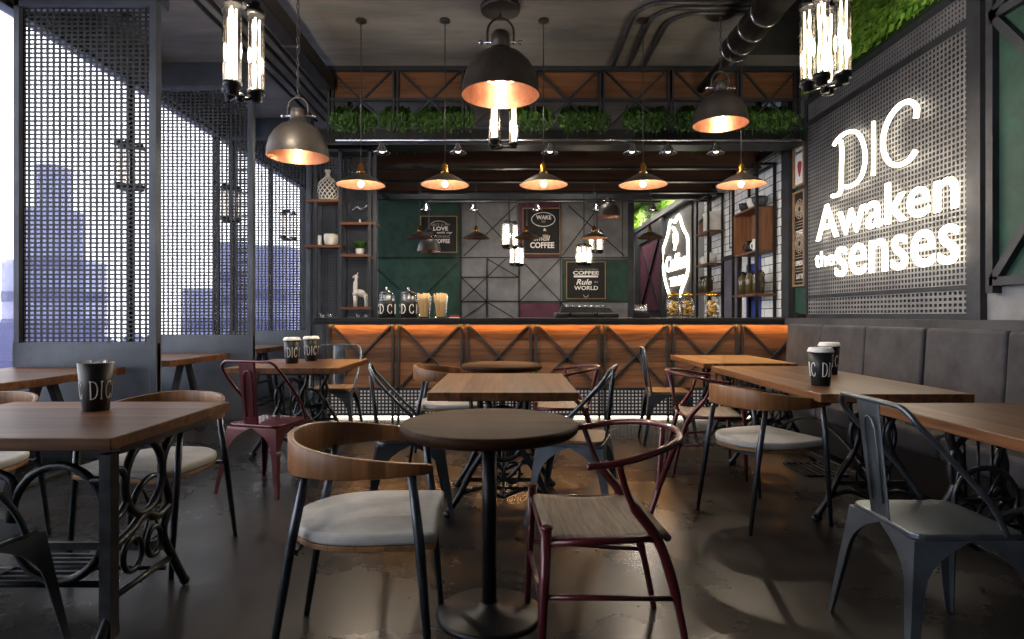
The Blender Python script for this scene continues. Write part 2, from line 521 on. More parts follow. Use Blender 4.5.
# window wall: low sill, header, mullions and panes
struct('wall_left', MB().box(LW - .25, LW, YF, 12.2, 3.68, CZ).box(LW - .25, LW, YF, 12.2, 0, .35), 'blueframe')
ys = [-2.6, -0.75, 1.1, 2.95, 4.72, 6.5, 8.4, 10.28, 12.16]
for i in range(len(ys) - 1):
    y0, y1 = ys[i], ys[i + 1]
    w = MB().box(LW - .16, LW - .10, y0 - .03, y0 + .03, .35, 3.68).box(LW - .16, LW - .10, y1 - .03, y1 + .03, .35, 3.68)
    w.box(LW - .19, LW - .05, y0, y1, .35, .42).box(LW - .16, LW - .06, y0, y1, 3.64, 3.68)
    wo_ = struct('window_%d' % (i + 1), w, 'frame')
    p = MB().box(LW - .13, LW - .12, y0 + .04, y1 - .04, .42, 3.61).build('pane', 'glass', wo_)
# ceiling header beams in line with the partitions
for n_, y in ((1, 4.85), (2, 6.62), (3, 8.5)):
    struct('trim_%d' % n_, MB().box(LW, -2.84, y - .02, y + .12, 3.665, CZ), 'blueframe')

# ------------------------------------------------------------------ perforated partitions between the booths
def partition(y, x1, label):
    t = thing('partition_screen', label, 'partition', (LW, y, 0), 0, 'partition screens between the window booths')
    w = x1 - LW
    MB().box(0, w, 0, .05, .0, .93).build('lower_panel', 'blueframe', t, .004)
    f = MB().box(w - .055, w, -.012, .062, 0.0, 3.663).box(0.02, .065, -.012, .062, .93, 3.663).box(.02, w - .055, -.012, .062, 3.62, 3.663)
    f.build('frame', 'blueframe', t, .003)
    g = grid_mb(MB(), .065, w - .055, .93, 3.62, .049, .0365, .0185, .0142, .004, lambda u, v, q: (u, .03 - q, v))
    g.build('perforated_sheet', 'mesh', t)
    return t
partition(4.80, -2.84, 'nearest tall blue-grey screen with a square-holed steel sheet, behind the far left table')
partition(6.58, -2.84, 'middle tall blue-grey screen with square holes, second from the camera along the windows')
partition(8.46, -2.84, 'farthest narrow-looking blue-grey screen with square holes beside the bar shelves')

# ------------------------------------------------------------------ city beyond the glass
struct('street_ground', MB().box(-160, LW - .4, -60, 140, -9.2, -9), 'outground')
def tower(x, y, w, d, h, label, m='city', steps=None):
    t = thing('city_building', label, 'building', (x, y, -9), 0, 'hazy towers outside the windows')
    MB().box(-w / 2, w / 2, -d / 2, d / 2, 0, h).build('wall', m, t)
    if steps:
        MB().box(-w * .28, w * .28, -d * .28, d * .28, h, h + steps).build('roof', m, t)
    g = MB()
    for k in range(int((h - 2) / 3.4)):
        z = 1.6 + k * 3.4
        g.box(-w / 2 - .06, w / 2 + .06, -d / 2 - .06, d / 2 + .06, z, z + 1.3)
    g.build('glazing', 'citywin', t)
tower(-52, 68, 4.2, 4, 22, 'hazy blue tower with a stepped top, seen through the nearest screen', steps=5)
tower(-58.5, 77, 9, 6, 17, 'low broad hazy block behind the stepped tower', 'city2')
tower(-39, 50, 7, 4, 9.6, 'dark low block at the foot of the nearest screen', 'citywin')
tower(-34, 66, 3, 3, 13, 'slim hazy tower seen through the middle screen', 'city')
tower(-42, 100, 7, 6, 16, 'pale distant tower between the nearest and middle screens', 'city2')
tower(-42, 92, 5, 5, 21, 'tall hazy tower seen through the middle screen', 'city')
tower(-44, 120, 8, 6, 13, 'pale low distant block on the horizon behind the middle screen', 'city2')
tower(-28, 70, 5, 4, 18, 'hazy tower just left of the bar shelves', 'city')
random.seed(3)
for i, (x, y) in enumerate([(-31, 49), (-24.5, 44), (-37, 56)]):
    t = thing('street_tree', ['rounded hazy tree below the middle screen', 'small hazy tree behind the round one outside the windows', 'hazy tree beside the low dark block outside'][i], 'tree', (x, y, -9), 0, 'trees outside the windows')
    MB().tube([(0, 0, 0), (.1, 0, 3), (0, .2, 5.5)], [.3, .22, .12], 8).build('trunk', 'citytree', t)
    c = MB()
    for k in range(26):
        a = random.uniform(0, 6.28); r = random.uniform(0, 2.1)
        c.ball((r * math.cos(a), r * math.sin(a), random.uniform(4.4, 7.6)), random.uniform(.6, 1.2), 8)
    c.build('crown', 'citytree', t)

# ------------------------------------------------------------------ back wall cladding
def px_back(px, y=YB):
    return (px - 512) / 600 * y
def pz_back(py, y=YB):
    return EYE + (315 - py) / 600 * y
def panel(n, x0, x1, y0, y1, m, t=.03):
    struct('trim_%d' % n, MB().box(px_back(x0) + .008, px_back(x1) - .008, YB - t, YB, pz_back(y1) + .008, pz_back(y0) - .008), m)
cl = [(378, 460.5, 196, 257.5, 'green'), (378, 460.5, 257.5, 330, 'green'), (461.5, 518.5, 196, 257.5, 'conc'),
      (461.5, 486.5, 258, 277, 'conc'), (487.5, 518.5, 258, 277, 'conc'), (461.5, 486.5, 278, 301, 'conc'), (487.5, 518.5, 278, 301, 'conc'),
      (461.5, 486.5, 302, 330, 'conc'), (487.5, 518.5, 302, 330, 'conc'),
      (519.5, 559.5, 196, 257.5, 'maroon'), (519.5, 561, 258.5, 301.5, 'conc'), (519.5, 560, 302.5, 330, 'maroon'),
      (560.5, 628, 196, 258, 'conc'), (562, 628.5, 259, 301.5, 'green'), (561, 628.5, 302.5, 330, 'conc')]
for i, (x0, x1, y0, y1, m) in enumerate(cl):
    panel(10 + i, x0, x1, y0, y1, m)
# thin black straps laid over the panels in crosses
def strap(x0, y0, x1, y1, w=.018):
    return MB().bar((px_back(x0), YB - .036, pz_back(y0)), (px_back(x1), YB - .036, pz_back(y1)), .01, w)
straps = [(378, 257.7, 628, 257.7), (461, 200, 461, 318), (519, 200, 519, 318), (560.2, 200, 560.2, 318), (461, 277.5, 519, 277.5),
          (461, 301.7, 628, 301.7), (487, 258, 487, 318), (470, 205, 518, 255), (464, 256, 516, 206), (520, 259, 560, 301), (520, 301, 560, 259),
          (568, 206, 624, 256), (562, 256, 600, 205), (462, 278, 486, 301), (462, 301, 506, 259), (487, 259, 518, 277), (487, 302, 514, 318),
          (378, 270, 400, 290), (425, 295, 459, 262), (622, 200, 622, 258), (560, 302, 575, 318), (464, 318, 487, 302)]
for i, s_ in enumerate(straps):
    struct('trim_%d' % (40 + i), strap(*s_), 'black')
# bulkhead over the back wall
struct('trim_70', MB().box(-2.35, RW - .06, YB - .42, YB - .3, 3.06, CZ), 'frame')

# corridor side of the right wall: purple panel with a cross, steel frame, living wall
struct('trim_71', MB().box(RW - .05, RW, 13.25, 15.4, 1.25, 2.95), 'maroon')
for i, (a, b) in enumerate([((13.3, 1.25), (15.35, 2.95)), ((13.3, 2.95), (15.35, 1.25))]):
    struct('trim_%d' % (72 + i), MB().bar((RW - .07, a[0], a[1]), (RW - .07, b[0], b[1]), .03, .045), 'black')
struct('trim_74', MB().box(RW - .09, RW, 15.4, 15.9, 0, 3.3).box(RW - .09, RW, 13.05, 13.25, 0, 3.3).box(RW - .09, RW, 13.25, 15.4, 2.95, 3.3), 'frame')
struct('trim_75', MB().box(RW - .12, RW - .03, 11.0, 17.2, 3.3, 3.42), 'frame')
struct('trim_76', MB().box(1.98, 2.08, YB - .06, YB + .2, 0, 3.3), 'frame')

def leaf_cloud(name, label, cat, x, y0, y1, z0, z1, n, size, seed, kind=True, m='moss'):
    random.seed(seed)
    g = MB()
    for k in range(n):
        y = random.uniform(y0, y1); z = random.uniform(z0, z1); dx = random.uniform(.0, .09)
        s = size * random.uniform(.6, 1.35)
        a = random.uniform(-1.2, 1.2); tilt = random.uniform(-.9, .5)
        ux = Vector((-abs(math.sin(tilt)) * .9, math.sin(a), -math.cos(a) * .8)).normalized()
        sd = Vector((random.uniform(-.5, .5), 1, random.uniform(-.6, .6))); sd = (sd - ux * sd.dot(ux)).normalized()
        p = Vector((x - dx, y, z))
        nn = ux.cross(sd) * s * .12
        g.add([p, p + ux * s * .45 + sd * s * .3 + nn, p + ux * s, p + ux * s * .45 - sd * s * .3 + nn], [(0, 1, 2), (0, 2, 3)], True)
    o = g.build(name, m)
    tag(o, label, cat); o['kind'] = 'stuff'
    return o
struct('trim_77', MB().box(RW - .03, RW, 4.42, 6.74, 3.57, HZ), 'mossbase')
leaf_cloud('living_wall', 'bright green leafy living wall above the lit lettering panel', 'plants', RW - .03, 4.45, 6.72, 3.63, 4.94, 14500, .06, 11)
struct('trim_78', MB().box(RW - .03, RW, 10.4, 17.2, 3.42, CZ), 'mossbase')
leaf_cloud('living_wall', 'small far patch of green living wall above the maroon panel', 'plants', RW - .03, 10.4, 17.1, 3.43, 3.92, 4200, .07, 12)

# ------------------------------------------------------------------ bottle neon panel on the right wall
t = thing('neon_bottle_sign', 'glowing white outline of a bottle on a dark panel left of the bar racks', 'sign', (RW, 12.2, 0))
MB().box(-.03, 0, -1.1, 1.1, .2, 3.28).build('back_panel', 'darkconc', t)
def BS(px, py):
    k = (px - 512) / RW
    d = 600 / k
    return (-.06, d - 12.2, EYE + (315 - py) / k)
out = [(672.5, 296), (668.5, 283), (666, 268), (666, 250), (668, 243), (671, 233), (673, 222), (675, 220.5), (678, 222.5), (680, 217), (682.2, 215.5), (684, 221), (687, 230), (690.6, 237), (691, 250), (691, 270), (688, 281), (684.5, 290), (683.5, 297)]
MB().tube(smooth_path([BS(*p) for p in out], 3), .026, 6).build('outline_tube', 'neon', t)
MB().tube(smooth_path([BS(676, 227.5), BS(678.3, 232), BS(679, 240), BS(677.3, 250)], 4), [.03] * 5 + [.06] * 5 + [.025] * 3, 6).build('flame_tube', 'neon', t)
def tx(u, v, w):
    k = 12.95 - u
    return (-.05 - w, k - 12.2, v)
g = text_mb(MB(), 'Coffee', (.12, 1.62, 2.05, 2.38), tx, bold=.015, depth=.02)
g.build('script_lettering', 'neon', t)
text_mb(MB(), 'TIME', (.42, 1.45, 1.74, 1.92), tx, bold=.02, depth=.02).build('small_lettering', 'neon', t)

# ------------------------------------------------------------------ illuminated slogan panel
t = thing('slogan_panel', 'large perforated steel wall panel with glowing white lettering above the banquette', 'sign', (RW, 5.54, 0))
y0, y1 = 4.36 - 5.54, 6.72 - 5.54
MB().box(-.012, 0, y0, y1, 1.15, 3.53).build('backing', 'darkconc', t)
fr = MB()
for a, b in ((1.10, 1.16), (1.335, 1.37), (3.25, 3.31), (3.50, 3.56)):
    fr.box(-.045, 0, y0, y1, a, b)
fr.box(-.05, 0, y0 - .13, y0, 1.1, 4.98).box(-.05, 0, y1, y1 + .05, 1.1, 3.56)
fr.build('frame', 'frame', t)
gf = lambda u, v, w: (-.03 - w, u, v)
grid_mb(MB(), y0, y1, 1.37, 3.25, .0425, .0425, .0145, .0145, .003, gf).build('perforated_sheet', 'signmesh', t)
grid_mb(MB(), y0, y1, 1.16, 1.335, .052, .044, .02, .02, .003, gf).build('lower_mesh_strip', 'signmesh', t)
grid_mb(MB(), y0, y1, 3.31, 3.50, .036, .036, .017, .017, .003, gf).build('upper_mesh_strip', 'signmesh', t)
def SG(px, py):
    k = (px - 512) / (RW - .085)
    return (-.085, 600 / k - 5.54, EYE + (315 - py) / k)
let = MB()
def pen(pts, r):
    let.tube(smooth_path([SG(*p) for p in pts], 5), r, 8)
pen([(832.5, 196), (838.5, 194.5), (841, 188), (841.5, 168), (842, 152), (841, 141)], .021)
pen([(834, 145), (839, 138), (847, 132.5), (856, 132), (862, 140), (865, 153), (864, 168), (859, 180), (850, 186.5), (842, 186)], .019)
let.build('letter_d', 'neon', t)
let = MB(); pen([(873.5, 121.5), (873.6, 140), (873.5, 160), (873.2, 175.5)], .017); let.build('letter_i', 'neon', t)
let = MB(); pen([(916, 118), (916.5, 107), (909, 101.5), (899, 106), (889, 119), (883.5, 136), (884, 152), (890, 163), (899, 165), (909, 160), (915.5, 151)], .021); let.build('letter_c', 'neon', t)
def st(u, v, w):
    return (-.075 - w, -u, v)
def us(px):
    return 5.54 - 600 * (RW - .085) / (px - 512)
text_mb(MB(), 'Awaken', (us(816), us(957.5), 1.935, 2.30), st, bold=.008, depth=.012).build('word_awaken', 'neon', t)
text_mb(MB(), 'the', (us(815), us(833.5), 1.66, 1.82), st, bold=.0, depth=.012).build('word_the', 'neon', t)
text_mb(MB(), 'senses', (us(835), us(958.5), 1.53, 1.83), st, bold=.007, depth=.012).build('word_senses', 'neon', t)

# near part of the right wall: green panel in a steel frame with diagonals
struct('trim_80', MB().box(RW - .02, RW, 1.2, 4.1, 1.36, CZ), 'green')
a = MB()
for (p, q) in (((4.13, 1.38), (1.2, 1.38)), ((4.13, 3.2), (1.2, 3.2)), ((4.13, 1.3), (4.13, CZ)), ((4.1, 1.4), (2.7, 3.18)), ((4.1, 3.18), (2.7, 1.4)), ((2.7, 1.38), (2.7, 3.2)), ((2.65, 1.4), (1.3, 3.18)), ((2.65, 3.18), (1.3, 1.4)), ((4.13, 3.2), (3.0, CZ))):
    a.bar((RW - .035, p[0], p[1]), (RW - .035, q[0], q[1]), .06, .065, up=(1, 0, 0))
struct('trim_81', a, 'frame')
struct('trim_82', MB().box(RW - .35, RW, .2, 6.66, 1.045, 1.115), 'darkconc')
struct('trim_83', MB().box(RW - .1, RW, 7.06, 7.24, 0, CZ), 'frame')
struct('trim_84', MB().box(RW - .02, RW, 6.78, 7.06, 1.1, 3.4), 'green')

# ------------------------------------------------------------------ pictures
def picture(name, label, u0, u1, z0, z1, wall, frame_m, board_m, lines, fw=.025, lm='white', extra=None, group=None):
    """wall: 'back' (u = x) or 'right' (u = depth, read towards the camera)"""
    cu = (u0 + u1) / 2; cz = (z0 + z1) / 2
    w = abs(u1 - u0) / 2; h = (z1 - z0) / 2
    if wall == 'back':
        t = thing(name, label, 'picture', (cu, YB - .045, cz), 0, group); fn = lambda u, v, q: (u, -q, v)
    else:
        t = thing(name, label, 'picture', (RW - .02, cu, cz), 0, group); fn = lambda u, v, q: (-q, -u, v)
    def fb(g, a0, a1, b0, b1, c0, c1):
        p = [fn(u, v, q) for q in (c0, c1) for v in (b0, b1) for u in (a0, a1)]
        return g.add(p, [(0, 2, 3, 1), (4, 5, 7, 6), (0, 1, 5, 4), (2, 6, 7, 3), (0, 4, 6, 2), (1, 3, 7, 5)])
    fb(MB(), -w + fw * .5, w - fw * .5, -h + fw * .5, h - fw * .5, .004, .014).build('board', board_m, t)
    g = MB()
    for r in ((-w, w, h - fw, h), (-w, w, -h, -h + fw), (-w, -w + fw, -h + fw, h - fw), (w - fw, w, -h + fw, h - fw)):
        fb(g, *r, 0, .035)
    g.build('frame', frame_m, t)
    for (s, bx, bold, m_, sh) in lines:
        text_mb(MB(), s, (bx[0] * w, bx[1] * w, bx[2] * h, bx[3] * h), lambda u, v, q: fn(u, v, .0145 + q), bold=bold, depth=.002, shear=sh).build('lettering', m_, t)
    if extra:
        extra(t, fn, w, h)
    return t
def band(t, fn, w, h):
    g = MB()
    for (a0, a1, b0, b1) in ((-.62, .62, .16, .26),):
        g.add([fn(a0 * w, b0 * h, .016), fn(a1 * w, b0 * h, .016), fn(a1 * w, b1 * h, .016), fn(a0 * w, b1 * h, .016)], [(0, 1, 2, 3)])
    g.build('stripe', 'white', t)
    MB().tube([fn(u, v, .017) for u, v in arc((0, -.78 * h), .12 * w, PI, 2 * PI, 8)], .008, 5).build('flourish', 'tanprint', t)
def cup_badge(t, fn, w, h):
    g = MB().tube([fn(u, v, .017) for u, v in arc((.1 * w, .5 * h), .62 * w, 0, 2 * PI, 28, ry=.3 * h)], .007, 5)
    g.build('badge_ring', 'white', t)
    MB().prism([(.05 * w, -.16 * h), (.36 * w, -.16 * h), (.3 * w, -.36 * h), (.12 * w, -.36 * h)], .015, .018, fn).build('cup_drawing', 'tanprint', t)
def arch_top(t, fn, w, h):
    MB().tube([fn(u, v, .017) for u, v in arc((0, .42 * h), .5 * w, .15 * PI, .85 * PI, 12, ry=.3 * h)], .009, 5).build('flourish', 'tanprint', t)
picture('chalkboard', 'square black chalkboard reading LOVE on the green panels, left of the back wall',
        px_back(421), px_back(457.5), pz_back(253), pz_back(216.5), 'back', 'tanframe', 'chalk',
        [('FIRST IS MY', (-.45, .62, .44, .58), 0, 'tanprint', 0), ('LOVE', (-.3, .5, .2, .42), .03, 'white', 0), ('with my', (-.1, .75, .0, .16), .01, 'white', .3),
         ('MORNING', (-.25, .6, -.2, -.05), 0, 'tanprint', 0), ('COFFEE', (-.25, .6, -.48, -.26), .03, 'white', 0)], .012, extra=arch_top)
picture('chalkboard', 'tall black WAKE Up COFFEE chalkboard on the maroon panel of the back wall',
        px_back(522.5), px_back(560), pz_back(254.5), pz_back(208.5), 'back', 'tanframe', 'chalk',
        [('WAKE', (-.28, .52, .5, .68), .03, 'white', 0), ('Up', (0, .22, .34, .48), .01, 'tanprint', .3), ('&', (.1, .26, .0, .12), .02, 'white', 0),
         ('smell', (-.4, .45, -.42, -.2), .01, 'white', .2), ('the', (-.6, -.44, -.3, -.22), 0, 'tanprint', 0), ('COFFEE', (-.6, .68, -.74, -.48), .03, 'white', 0)], .014, extra=cup_badge)
picture('chalkboard', 'square black COFFEE Rule the WORLD chalkboard in front of the light green panel',
        px_back(566), px_back(605), pz_back(299), pz_back(262), 'back', 'tanframe', 'chalk',
        [('GOOD MORNING', (-.55, .6, .55, .63), 0, 'tanprint', 0), ('COFFEE', (-.66, .66, .3, .5), .03, 'white', 0), ('Rule', (-.5, .3, -.24, .06), .02, 'white', .3),
         ('the', (.42, .62, -.14, -.02), 0, 'tanprint', 0), ('WORLD', (-.6, .62, -.52, -.3), .02, 'white', 0)], .012, extra=band)
def strawberry(t, fn, w, h):
    pts = [(0, -.55), (.22, -.3), (.34, .0), (.28, .16), (0, .2), (-.28, .16), (-.34, .0), (-.22, -.3)]
    MB().prism([(a * w, b * h) for a, b in pts], .015, .02, fn).build('strawberry_drawing', 'red', t)
picture('framed_print', 'small framed white print with a red strawberry, left of the slogan panel', 6.78, 7.05, 2.63, 3.12, 'right', 'tanframe', 'white',
        [('Strawberry', (-.75, .75, .5, .75), 0, 'chalk', .2)], .025, extra=strawberry)
def ornaments(t, fn, w, h):
    g = MB()
    for cv, r in ((.62, .6), (-.1, .6)):
        for k in (1, .72, .45):
            g.tube([fn(u, v, .017) for u, v in arc((0, cv * h), r * w * k * 1.2, 0, 2 * PI, 20, ry=.2 * h * k)], .006, 4)
        for k in range(10):
            a = k * PI / 5
            g.tube([fn(.2 * w * math.cos(a), cv * h + .05 * h * math.sin(a), .017), fn(.66 * w * math.cos(a), cv * h + .18 * h * math.sin(a), .017)], .005, 4)
    for v in (.36, .3, .24, -.34, -.4, -.62, -.68, -.9):
        g.tube([fn(-.7 * w, v * h, .017), fn(.7 * w, v * h, .017)], .005, 4)
    g.build('ornament', 'tanprint', t)
picture('menu_board', 'tall black menu poster packed with chalk lettering, below the strawberry print', 6.78, 7.05, 1.48, 2.58, 'right', 'tanframe', 'chalk',
        [('COFFEE', (-.7, .7, .04, .18), .02, 'white', 0), ('ESPRESSO', (-.7, .7, -.56, -.46), .01, 'white', 0), ('LATTE', (-.6, .6, -.84, -.74), .01, 'white', 0)], .02, extra=ornaments)
t = thing('wall_poster', 'blue poster with a white shape on the brick wall behind the near bar rack', 'poster', (RW - .055, 8.35, 1.6))
MB().box(-.01, 0, -.42, .42, -.65, .55).build('sheet', 'blueposter', t)
MB().box(-.014, -.01, .06, .38, -.6, .5).box(-.014, -.01, -.22, .06, .25, .5).box(-.014, -.01, -.25, .15, -.2, -.12).build('white_shape', 'white', t)
t = struct('door_1', MB().box(RW - .09, RW - .05, 8.62, 9.22, 0, 1.98), 'greydoor')
MB().box(RW - .12, RW - .05, 8.56, 8.62, 0, 2.04).box(RW - .12, RW - .05, 9.22, 9.28, 0, 2.04).box(RW - .12, RW - .05, 8.62, 9.22, 1.98, 2.04).build('door_frame', 'black', t)
MB().tube([(RW - .1, 8.7, 1.0), (RW - .15, 8.7, 1.0), (RW - .15, 8.82, 1.0)], .01, 6).build('door_handle', 'chrome', t)
picture('framed_print', 'dark framed photo hanging over the grey door on the brick', 8.35, 9.1, 2.15, 3.1, 'right', 'black', 'chalk',
        [('OPEN', (-.5, .5, .1, .25), .01, 'white', 0)], .03)

# ------------------------------------------------------------------ ceiling services
t = thing('ventilation_duct', 'thick round duct with bright bands on the right of the ceiling', 'duct', (2.1, 4.6, 3.66))
MB().tube([(0, -2.6, 0), (0, 1.05, 0)], .125, 20).build('pipe', 'duct', t)
for k in (-1.6, -.3, .35, .62, .88, 1.04):
    MB().tube([(0, k, 0), (0, k + .03, 0)], .131, 20).build('band', 'chrome', t)
MB().tube([(0, 1.05, 0), (0, 1.2, -.02), (-.02, 2.0, -.02)], [.06, .05, .05], 12).build('spigot', 'duct', t)
t = thing('rectangular_duct', 'long dark rectangular duct running above the left aisle', 'duct', (-2.03, 4.0, 3.7))
MB().box(-.075, .075, -6, 2.58, -.08, .08).build('casing', 'duct', t, .01)
for k in (-4.5, -3, -1.5, 0, 1.5):
    MB().box(-.085, .085, k, k + .03, -.09, .09).build('flange', 'conduit', t)
for i, x in enumerate((-2.74, -2.62, -2.48, -2.36)):
    t = tag(MB().tube([(x, YF + .05, CZ - .06), (x, 8.4, CZ - .06)], .022, 8).build('ceiling_conduit', 'conduit'),
            ['conduit nearest the windows along the left ceiling', 'second conduit from the windows along the left ceiling',
             'third conduit from the windows along the left ceiling', 'conduit nearest the rectangular duct along the left ceiling'][i], 'pipe', 'straight conduits on the left ceiling')
for i, k in enumerate((0, .17, .34)):
    x = 1.12 + k; yy = 5.68 - k * .0 + k * .55
    r = .25
    pts = [(x, 6.62, CZ - .03), (x, yy + r - .4, CZ - .03)] + [(x + r - r * math.cos(a), yy - .4 + r - r * math.sin(a), CZ - .03) for a in [PI / 12 * j for j in range(1, 7)]] + [(2.44, yy - .4, CZ - .03)]
    tag(MB().tube(pts, .02, 8).build('bent_conduit', 'conduit'), ['outermost of the three bent conduits on the ceiling', 'middle one of the three bent conduits on the ceiling', 'innermost of the three bent conduits on the ceiling'][i], 'pipe', 'bent conduits on the ceiling')
# ------------------------------------------------------------------ bar counter
BY = 6.70
SX = BY / 600
def bx(px):
    return (px - 512) * SX
t = thing('bar_counter', 'long bar counter with board front, steel crosses and an orange light strip', 'bar counter', (0, BY, 0))
xl, xr = bx(326.6), bx(808.8)
MB().box(bx(316), RW - .13, -.10, .52, 1.066, 1.118).build('countertop', 'black', t, .006)
MB().box(xl, xr, .03, .09, .33, 1.066).box(xl, xr - .02, .09, .5, .04, 1.06).build('board_front', 'barwood', t)
# steel frame: pairs of uprights, rails and a cross in each bay
fr = MB()
for i in range(8):
    px = 326.6 + 68.86 * i
    for k in (-.032, .032):
        fr.box(bx(px) + k - .013, bx(px) + k + .013, -.005, .03, .0, 1.062)
fr.box(xl, xr, -.005, .03, .315, .34).box(xl, xr, -.005, .03, .025, .045).box(xl, xr, -.003, .03, 1.045, 1.066)
fr.build('frame', 'frame', t)
for i in range(7):
    a = bx(326.6 + 68.86 * i) + .05; b = bx(326.6 + 68.86 * (i + 1)) - .05
    MB().bar((a, .012, 1.04), (b, .012, .345), .02, .028, up=(0, 1, 0)).bar((a, .014, .345), (b, .014, 1.04), .02, .028, up=(0, 1, 0)).build('cross_brace', 'frame', t)
MB().box(xl, xr, .025, .035, .045, .315).build('plinth_backlight', 'plinthlight', t)
grid_mb(MB(), xl, xr, .045, .315, .0405, .0405, .0165, .0165, .004, lambda u, v, w: (u, .012 - w, v)).build('perforated_plinth', 'mesh', t)
MB().box(bx(316), RW - .13, -.10, -.088, 1.045, 1.066).build('counter_lip', 'black', t)
MB().box(xl + .02, xr - .02, -.03, -.02, 1.047, 1.056).build('led_strip', 'ledorange', t)
MB().box(xl + .05, xr - .05, -.002, .012, .006, .02).build('floor_led_strip', 'ledwhite', t)
def arealight(name, parent, loc, rot, sx, sy, power, col):
    l = bpy.data.lights.new(name, 'AREA')
    l.shape = 'RECTANGLE'; l.size = sx; l.size_y = sy; l.energy = power; l.color = col
    o = bpy.data.objects.new(name, l); COL.objects.link(o)
    o.location = loc; o.rotation_euler = rot; o.parent = parent
    return o
def pointlight(name, parent, loc, power, col, r=.03):
    l = bpy.data.lights.new(name, 'POINT')
    l.energy = power; l.color = col; l.shadow_soft_size = r
    o = bpy.data.objects.new(name, l); COL.objects.link(o)
    o.location = loc; o.parent = parent
    return o

# ------------------------------------------------------------------ canopy truss with ferns over the bar
t = thing('canopy_truss', 'steel truss with reddish boards and X bracing above the bar', 'truss', (0, BY, 0))
xl2, xr2 = bx(327), RW - .12
MB().box(xl2, xr2, .05, .09, 3.56, 3.93).build('board_panel', 'beamwood', t)
f = MB().box(xl2, xr2, -.01, .06, 3.88, 3.928).box(xl2, xr2, .0, .05, 3.545, 3.575)
for i in range(8):
    px = min(326.6 + 68.86 * i, 806)
    x = max(min(bx(px), xr2 - .04), xl2 + .04)
    for k in (-.022, .022):
        f.box(x + k - .011, x + k + .011, -.005, .05, 3.2, 3.9)
f.build('frame', 'frame', t)
for i in range(7):
    a = bx(326.6 + 68.86 * i) + .05; b = min(bx(326.6 + 68.86 * (i + 1)), xr2) - .05
    MB().bar((a, .02, 3.88), (b, .02, 3.22), .02, .028, up=(0, 1, 0)).bar((a, .022, 3.22), (b, .022, 3.88), .02, .028, up=(0, 1, 0)).build('cross_brace', 'frame', t)
MB().box(xl2 - .1, xr2, .02, .30, 3.06, 3.24).build('planter_trough', 'black', t, .006)
MB().box(xl2 - .1, xr2, -.0, .02, 3.05, 3.075).box(xl2 - .1, xr2, .0, .02, 3.225, 3.245).build('trough_edge', 'frame', t)
# inner rows of boards over the bar
for i, (y, z0, z1, lab) in enumerate(((7.55, 3.02, 3.26, 'nearest inner board beam over the bar, just behind the front truss'),
                                      (8.35, 3.03, 3.2, 'middle inner board beam over the bar with greenery on top'),
                                      (9.15, 3.04, 3.2, 'farthest inner board beam over the bar, close to the back wall'))):
    q = thing('ceiling_beam', lab, 'beam', (0, y, 0), 0, 'inner board beams over the bar')
    MB().box(xl2, xr2 - .1, 0, .05, z0, z1).build('board', 'darkboard', q)
    MB().box(xl2, xr2 - .1, -.02, .07, z0 - .03, z0).box(xl2, xr2 - .1, -.02, .07, z1, z1 + .03).build('steel_edge', 'black', q)
    MB().box(xl2, xl2 + .04, -.02, .07, z1, CZ).box(-.02, .02, -.02, .07, z1, CZ).box(xr2 - .14, xr2 - .1, -.02, .07, z1, CZ).build('hanger', 'black', q)
for i, x in enumerate((-2.07, xr2 - .16)):
    struct('trim_%d' % (85 + i), MB().box(x, x + .06, BY + .3, YB - .42, 3.06, 3.16), 'black')

def fern(x, y, z, w, label, seed, n=150, drop=.3, group='ferns hanging in the truss over the bar'):
    random.seed(seed)
    q = thing('hanging_fern', label, 'plant', (x, y, z), 0, group)
    g = MB()
    for k in range(n):
        a = random.uniform(0, 2 * PI)
        r = random.uniform(.03, .09)
        x0 = random.uniform(-w, w) * .8
        top = random.uniform(.04, .16)
        d = random.uniform(.3, 1) * drop
        dx = random.uniform(-.10, .10); dy = -abs(math.sin(a)) * r * 1.3 - .04
        p0 = Vector((x0, random.uniform(-.02, .03), 0)); p1 = p0 + Vector((dx * .4, dy * .5, top)); p2 = p0 + Vector((dx * .8, dy, top * .4)); p3 = p0 + Vector((dx, dy * 1.15, -d + top * .4))
        s = random.uniform(.003, .0065)
        sd = Vector((math.cos(a) * .7 + .5, math.sin(a) * .5, 0)).normalized() * s
        P = [p0, p1, p2, p3]
        vs = []
        for i_, p in enumerate(P):
            kk = (1, 1.6, 1.3, .2)[i_]
            vs += [p - sd * kk, p + sd * kk]
        g.add(vs, [(0, 1, 3, 2), (2, 3, 5, 4), (4, 5, 7, 6)], True)
        for i_ in range(3):
            c = p2.lerp(p3, i_ * .3 + .1)
            s2 = random.choice((-1, 1)) * .018
            g.add([c, c + Vector((s2, -.01, .012)), c + Vector((s2 * 1.5, -.012, -.02)), c + Vector((s2 * .3, 0, -.015))], [(0, 1, 2, 3)], True)
    g.build('fronds', 'leaf', q)
    MB().lathe([(.03, -.06), (.05, .02), (.045, .03)], (0, .05, 0), 8).build('root_pot', 'black', q)
    return q
fl = ['fern at the far left end of the bar truss', 'second fern from the left in the bar truss', 'third fern from the left, below the second truss cross',
      'fern just left of the big dome lamp', 'fern just right of the big dome lamp', 'wide fern in the middle right of the truss', 'fern above the fourth cone pendant',
      'small fern left of the tilted dome lamp', 'fern right of the tilted dome lamp', 'fern at the far right end of the truss']
for i, (px, hw) in enumerate(((352, 22), (395, 13), (432, 15), (458, 13), (532, 18), (584, 25), (648, 22), (690, 12), (762, 15), (785, 14))):
    fern(bx(px), BY + .13, 3.36, hw * SX, fl[i], 40 + i, n=int(14 * hw), drop=.27)
